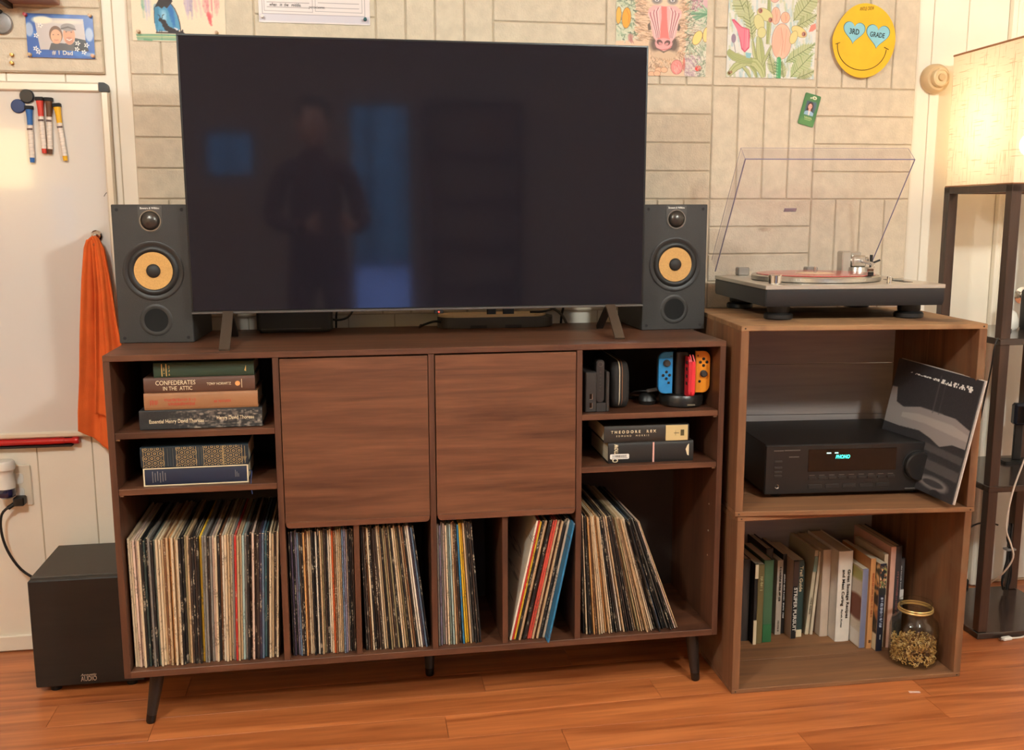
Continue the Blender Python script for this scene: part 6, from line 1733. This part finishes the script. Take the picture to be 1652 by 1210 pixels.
for k in range(5):
    a = random.uniform(-.008, .008); b = random.uniform(-.006, .002)
    m_.tube([(a, b, .245), (a - .014 + k * .004, b - .006, .20), (a * .5, b - .004, .165), (a - .018 + k * .008, b - .006, .10), (a - .022 + k * .009, b - .004, .055), (a - .010 + k * .004, b, .03)], .0032, 8)
m_.obj('cords', BLACK, t)
m_ = MB(); m_.box(-.016, .016, -.016, .006, .160, .166, bev=.001); m_.obj('cable_tie', mat('grey_tie', (140, 134, 128), .5), t)
t = thing('power_plug', 'black plug adapter on the floor behind the wooden crate', 'plug', (2.447, .488, .0))
m_ = MB(); m_.box(-.022, .022, -.02, .02, .002, .040, bev=.004); m_.obj('block', BLACK, t)
m_ = MB(); m_.tube([(.0, .0, .035), (.008, .004, .07), (-.012, .006, .14), (.02, .0, .205), (.07, -.01, .225), (.10, -.03, .22)], .0028, 8); m_.obj('cord', BLACK, t)
# paper scrap on the floor
m_ = MB(); m_.box(-.014, .014, -.004, .004, .0002, .0012); m_.box(-.004, .012, -.006, -.002, .0012, .003)
o = m_.obj('paper_scrap', mat('pink_scrap', (226, 190, 174), .8), smooth=False); o.location = (1.918, -.120, 0); o.rotation_euler = (0, 0, -.2)
tag(o, 'tiny pink paper scrap on the floor before the lower crate', 'scrap')

# ================================================================== PERSON (seen mirrored in the dark screen)
def person():
    P = thing('person', 'standing person in a dark red shirt reflected in the television', 'person', (.38, -2.66, -.03))
    def skin(name, verts, edges, radii, m, sub=2):
        me = bpy.data.meshes.new(name); me.from_pydata(verts, edges, [])
        o = link(name, me, P)
        md = o.modifiers.new('skin', 'SKIN'); md.use_smooth_shade = True
        for v, r in zip(me.skin_vertices[0].data, radii):
            v.radius = (r, r) if not isinstance(r, tuple) else r
        me.skin_vertices[0].data[0].use_root = True
        s_ = o.modifiers.new('sub', 'SUBSURF'); s_.levels = sub; s_.render_levels = sub
        me.materials.append(m)
        return o
    SK = mat('skin', (176, 124, 98), .6)
    V = [(0, 0, .92), (0, 0, 1.10), (0, -.01, 1.28), (0, -.01, 1.40), (0, .0, 1.47), (0, .01, 1.53),
         (-.17, 0, 1.38), (-.23, .03, 1.13), (-.06, .24, 1.10), (.17, 0, 1.38), (.24, .03, 1.13), (.20, .26, 1.10),
         (-.09, 0, .86), (-.10, .02, .48), (-.10, -.01, .09), (.09, 0, .86), (.10, .02, .48), (.10, -.01, .09), (-.10, .13, .04), (.10, .13, .04)]
    Eg = [(0, 1), (1, 2), (2, 3), (3, 4), (4, 5), (3, 6), (6, 7), (7, 8), (3, 9), (9, 10), (10, 11), (0, 12), (12, 13), (13, 14), (0, 15), (15, 16), (16, 17), (14, 18), (17, 19)]
    Rr = [(.15, .11), (.14, .10), (.155, .11), (.10, .08), .055, .05, .062, .047, .036, .062, .047, .036, .085, .062, .045, .085, .062, .045, .035, .035]
    skin('body', V, Eg, Rr, mat('dark_red_cloth', (70, 34, 30), .85))
    m_ = MB(); m_.lathe([(0, -.115), (.035, -.110), (.060, -.075), (.072, -.02), (.076, .03), (.070, .08), (.045, .112), (0, .122)], (0, .015, 1.615), n=28)
    m_.lathe([(0, .018), (.008, .012), (.014, 0)], (0, .085, 1.600), (Vector((1, 0, 0)), Vector((0, 0, 1)), Vector((0, 1, 0))), 10)
    for sx in (-1, 1):
        m_.lathe([(0, .006), (.011, .003), (.013, 0)], (sx * .028, .080, 1.628), (Vector((1, 0, 0)), Vector((0, 0, 1)), Vector((0, 1, 0))), 10)
        m_.box(sx * .078 - .008, sx * .078 + .008, .0, .035, 1.585, 1.645, bev=.006)
    m_.box(-.022, .022, .078, .086, 1.558, 1.566, bev=.003)
    m_.obj('head', SK, P)
    m_ = MB(); m_.lathe([(.078, -.01), (.088, .02), (.086, .08), (.056, .128), (0, .140)], (0, -.004, 1.622), n=28); m_.obj('hair', mat('dark_hair', (34, 26, 22), .8), P)
    for sx, hx, hy, hz in ((-1, -.03, .27, 1.11), (1, .185, .29, 1.11)):
        vs = [(hx, hy, hz), (hx + .02 * -sx, hy + .05, hz + .02)]; es = [(0, 1)]; rs = [.026, .030]
        for k in range(4):
            b = len(vs); z = .045 - k * .022
            vs += [(hx + .03 * -sx, hy + .075, hz + z), (hx + .045 * -sx, hy + .085, hz + z + .004), (hx + .062 * -sx, hy + .078, hz + z + .004)]
            es += [(1, b), (b, b + 1), (b + 1, b + 2)]; rs += [.010, .009, .008]
        b = len(vs); vs += [(hx + .035 * -sx, hy + .045, hz + .055), (hx + .055 * -sx, hy + .055, hz + .075)]; es += [(1, b), (b, b + 1)]; rs += [.011, .009]
        skin('hand', vs, es, rs, SK)
person()
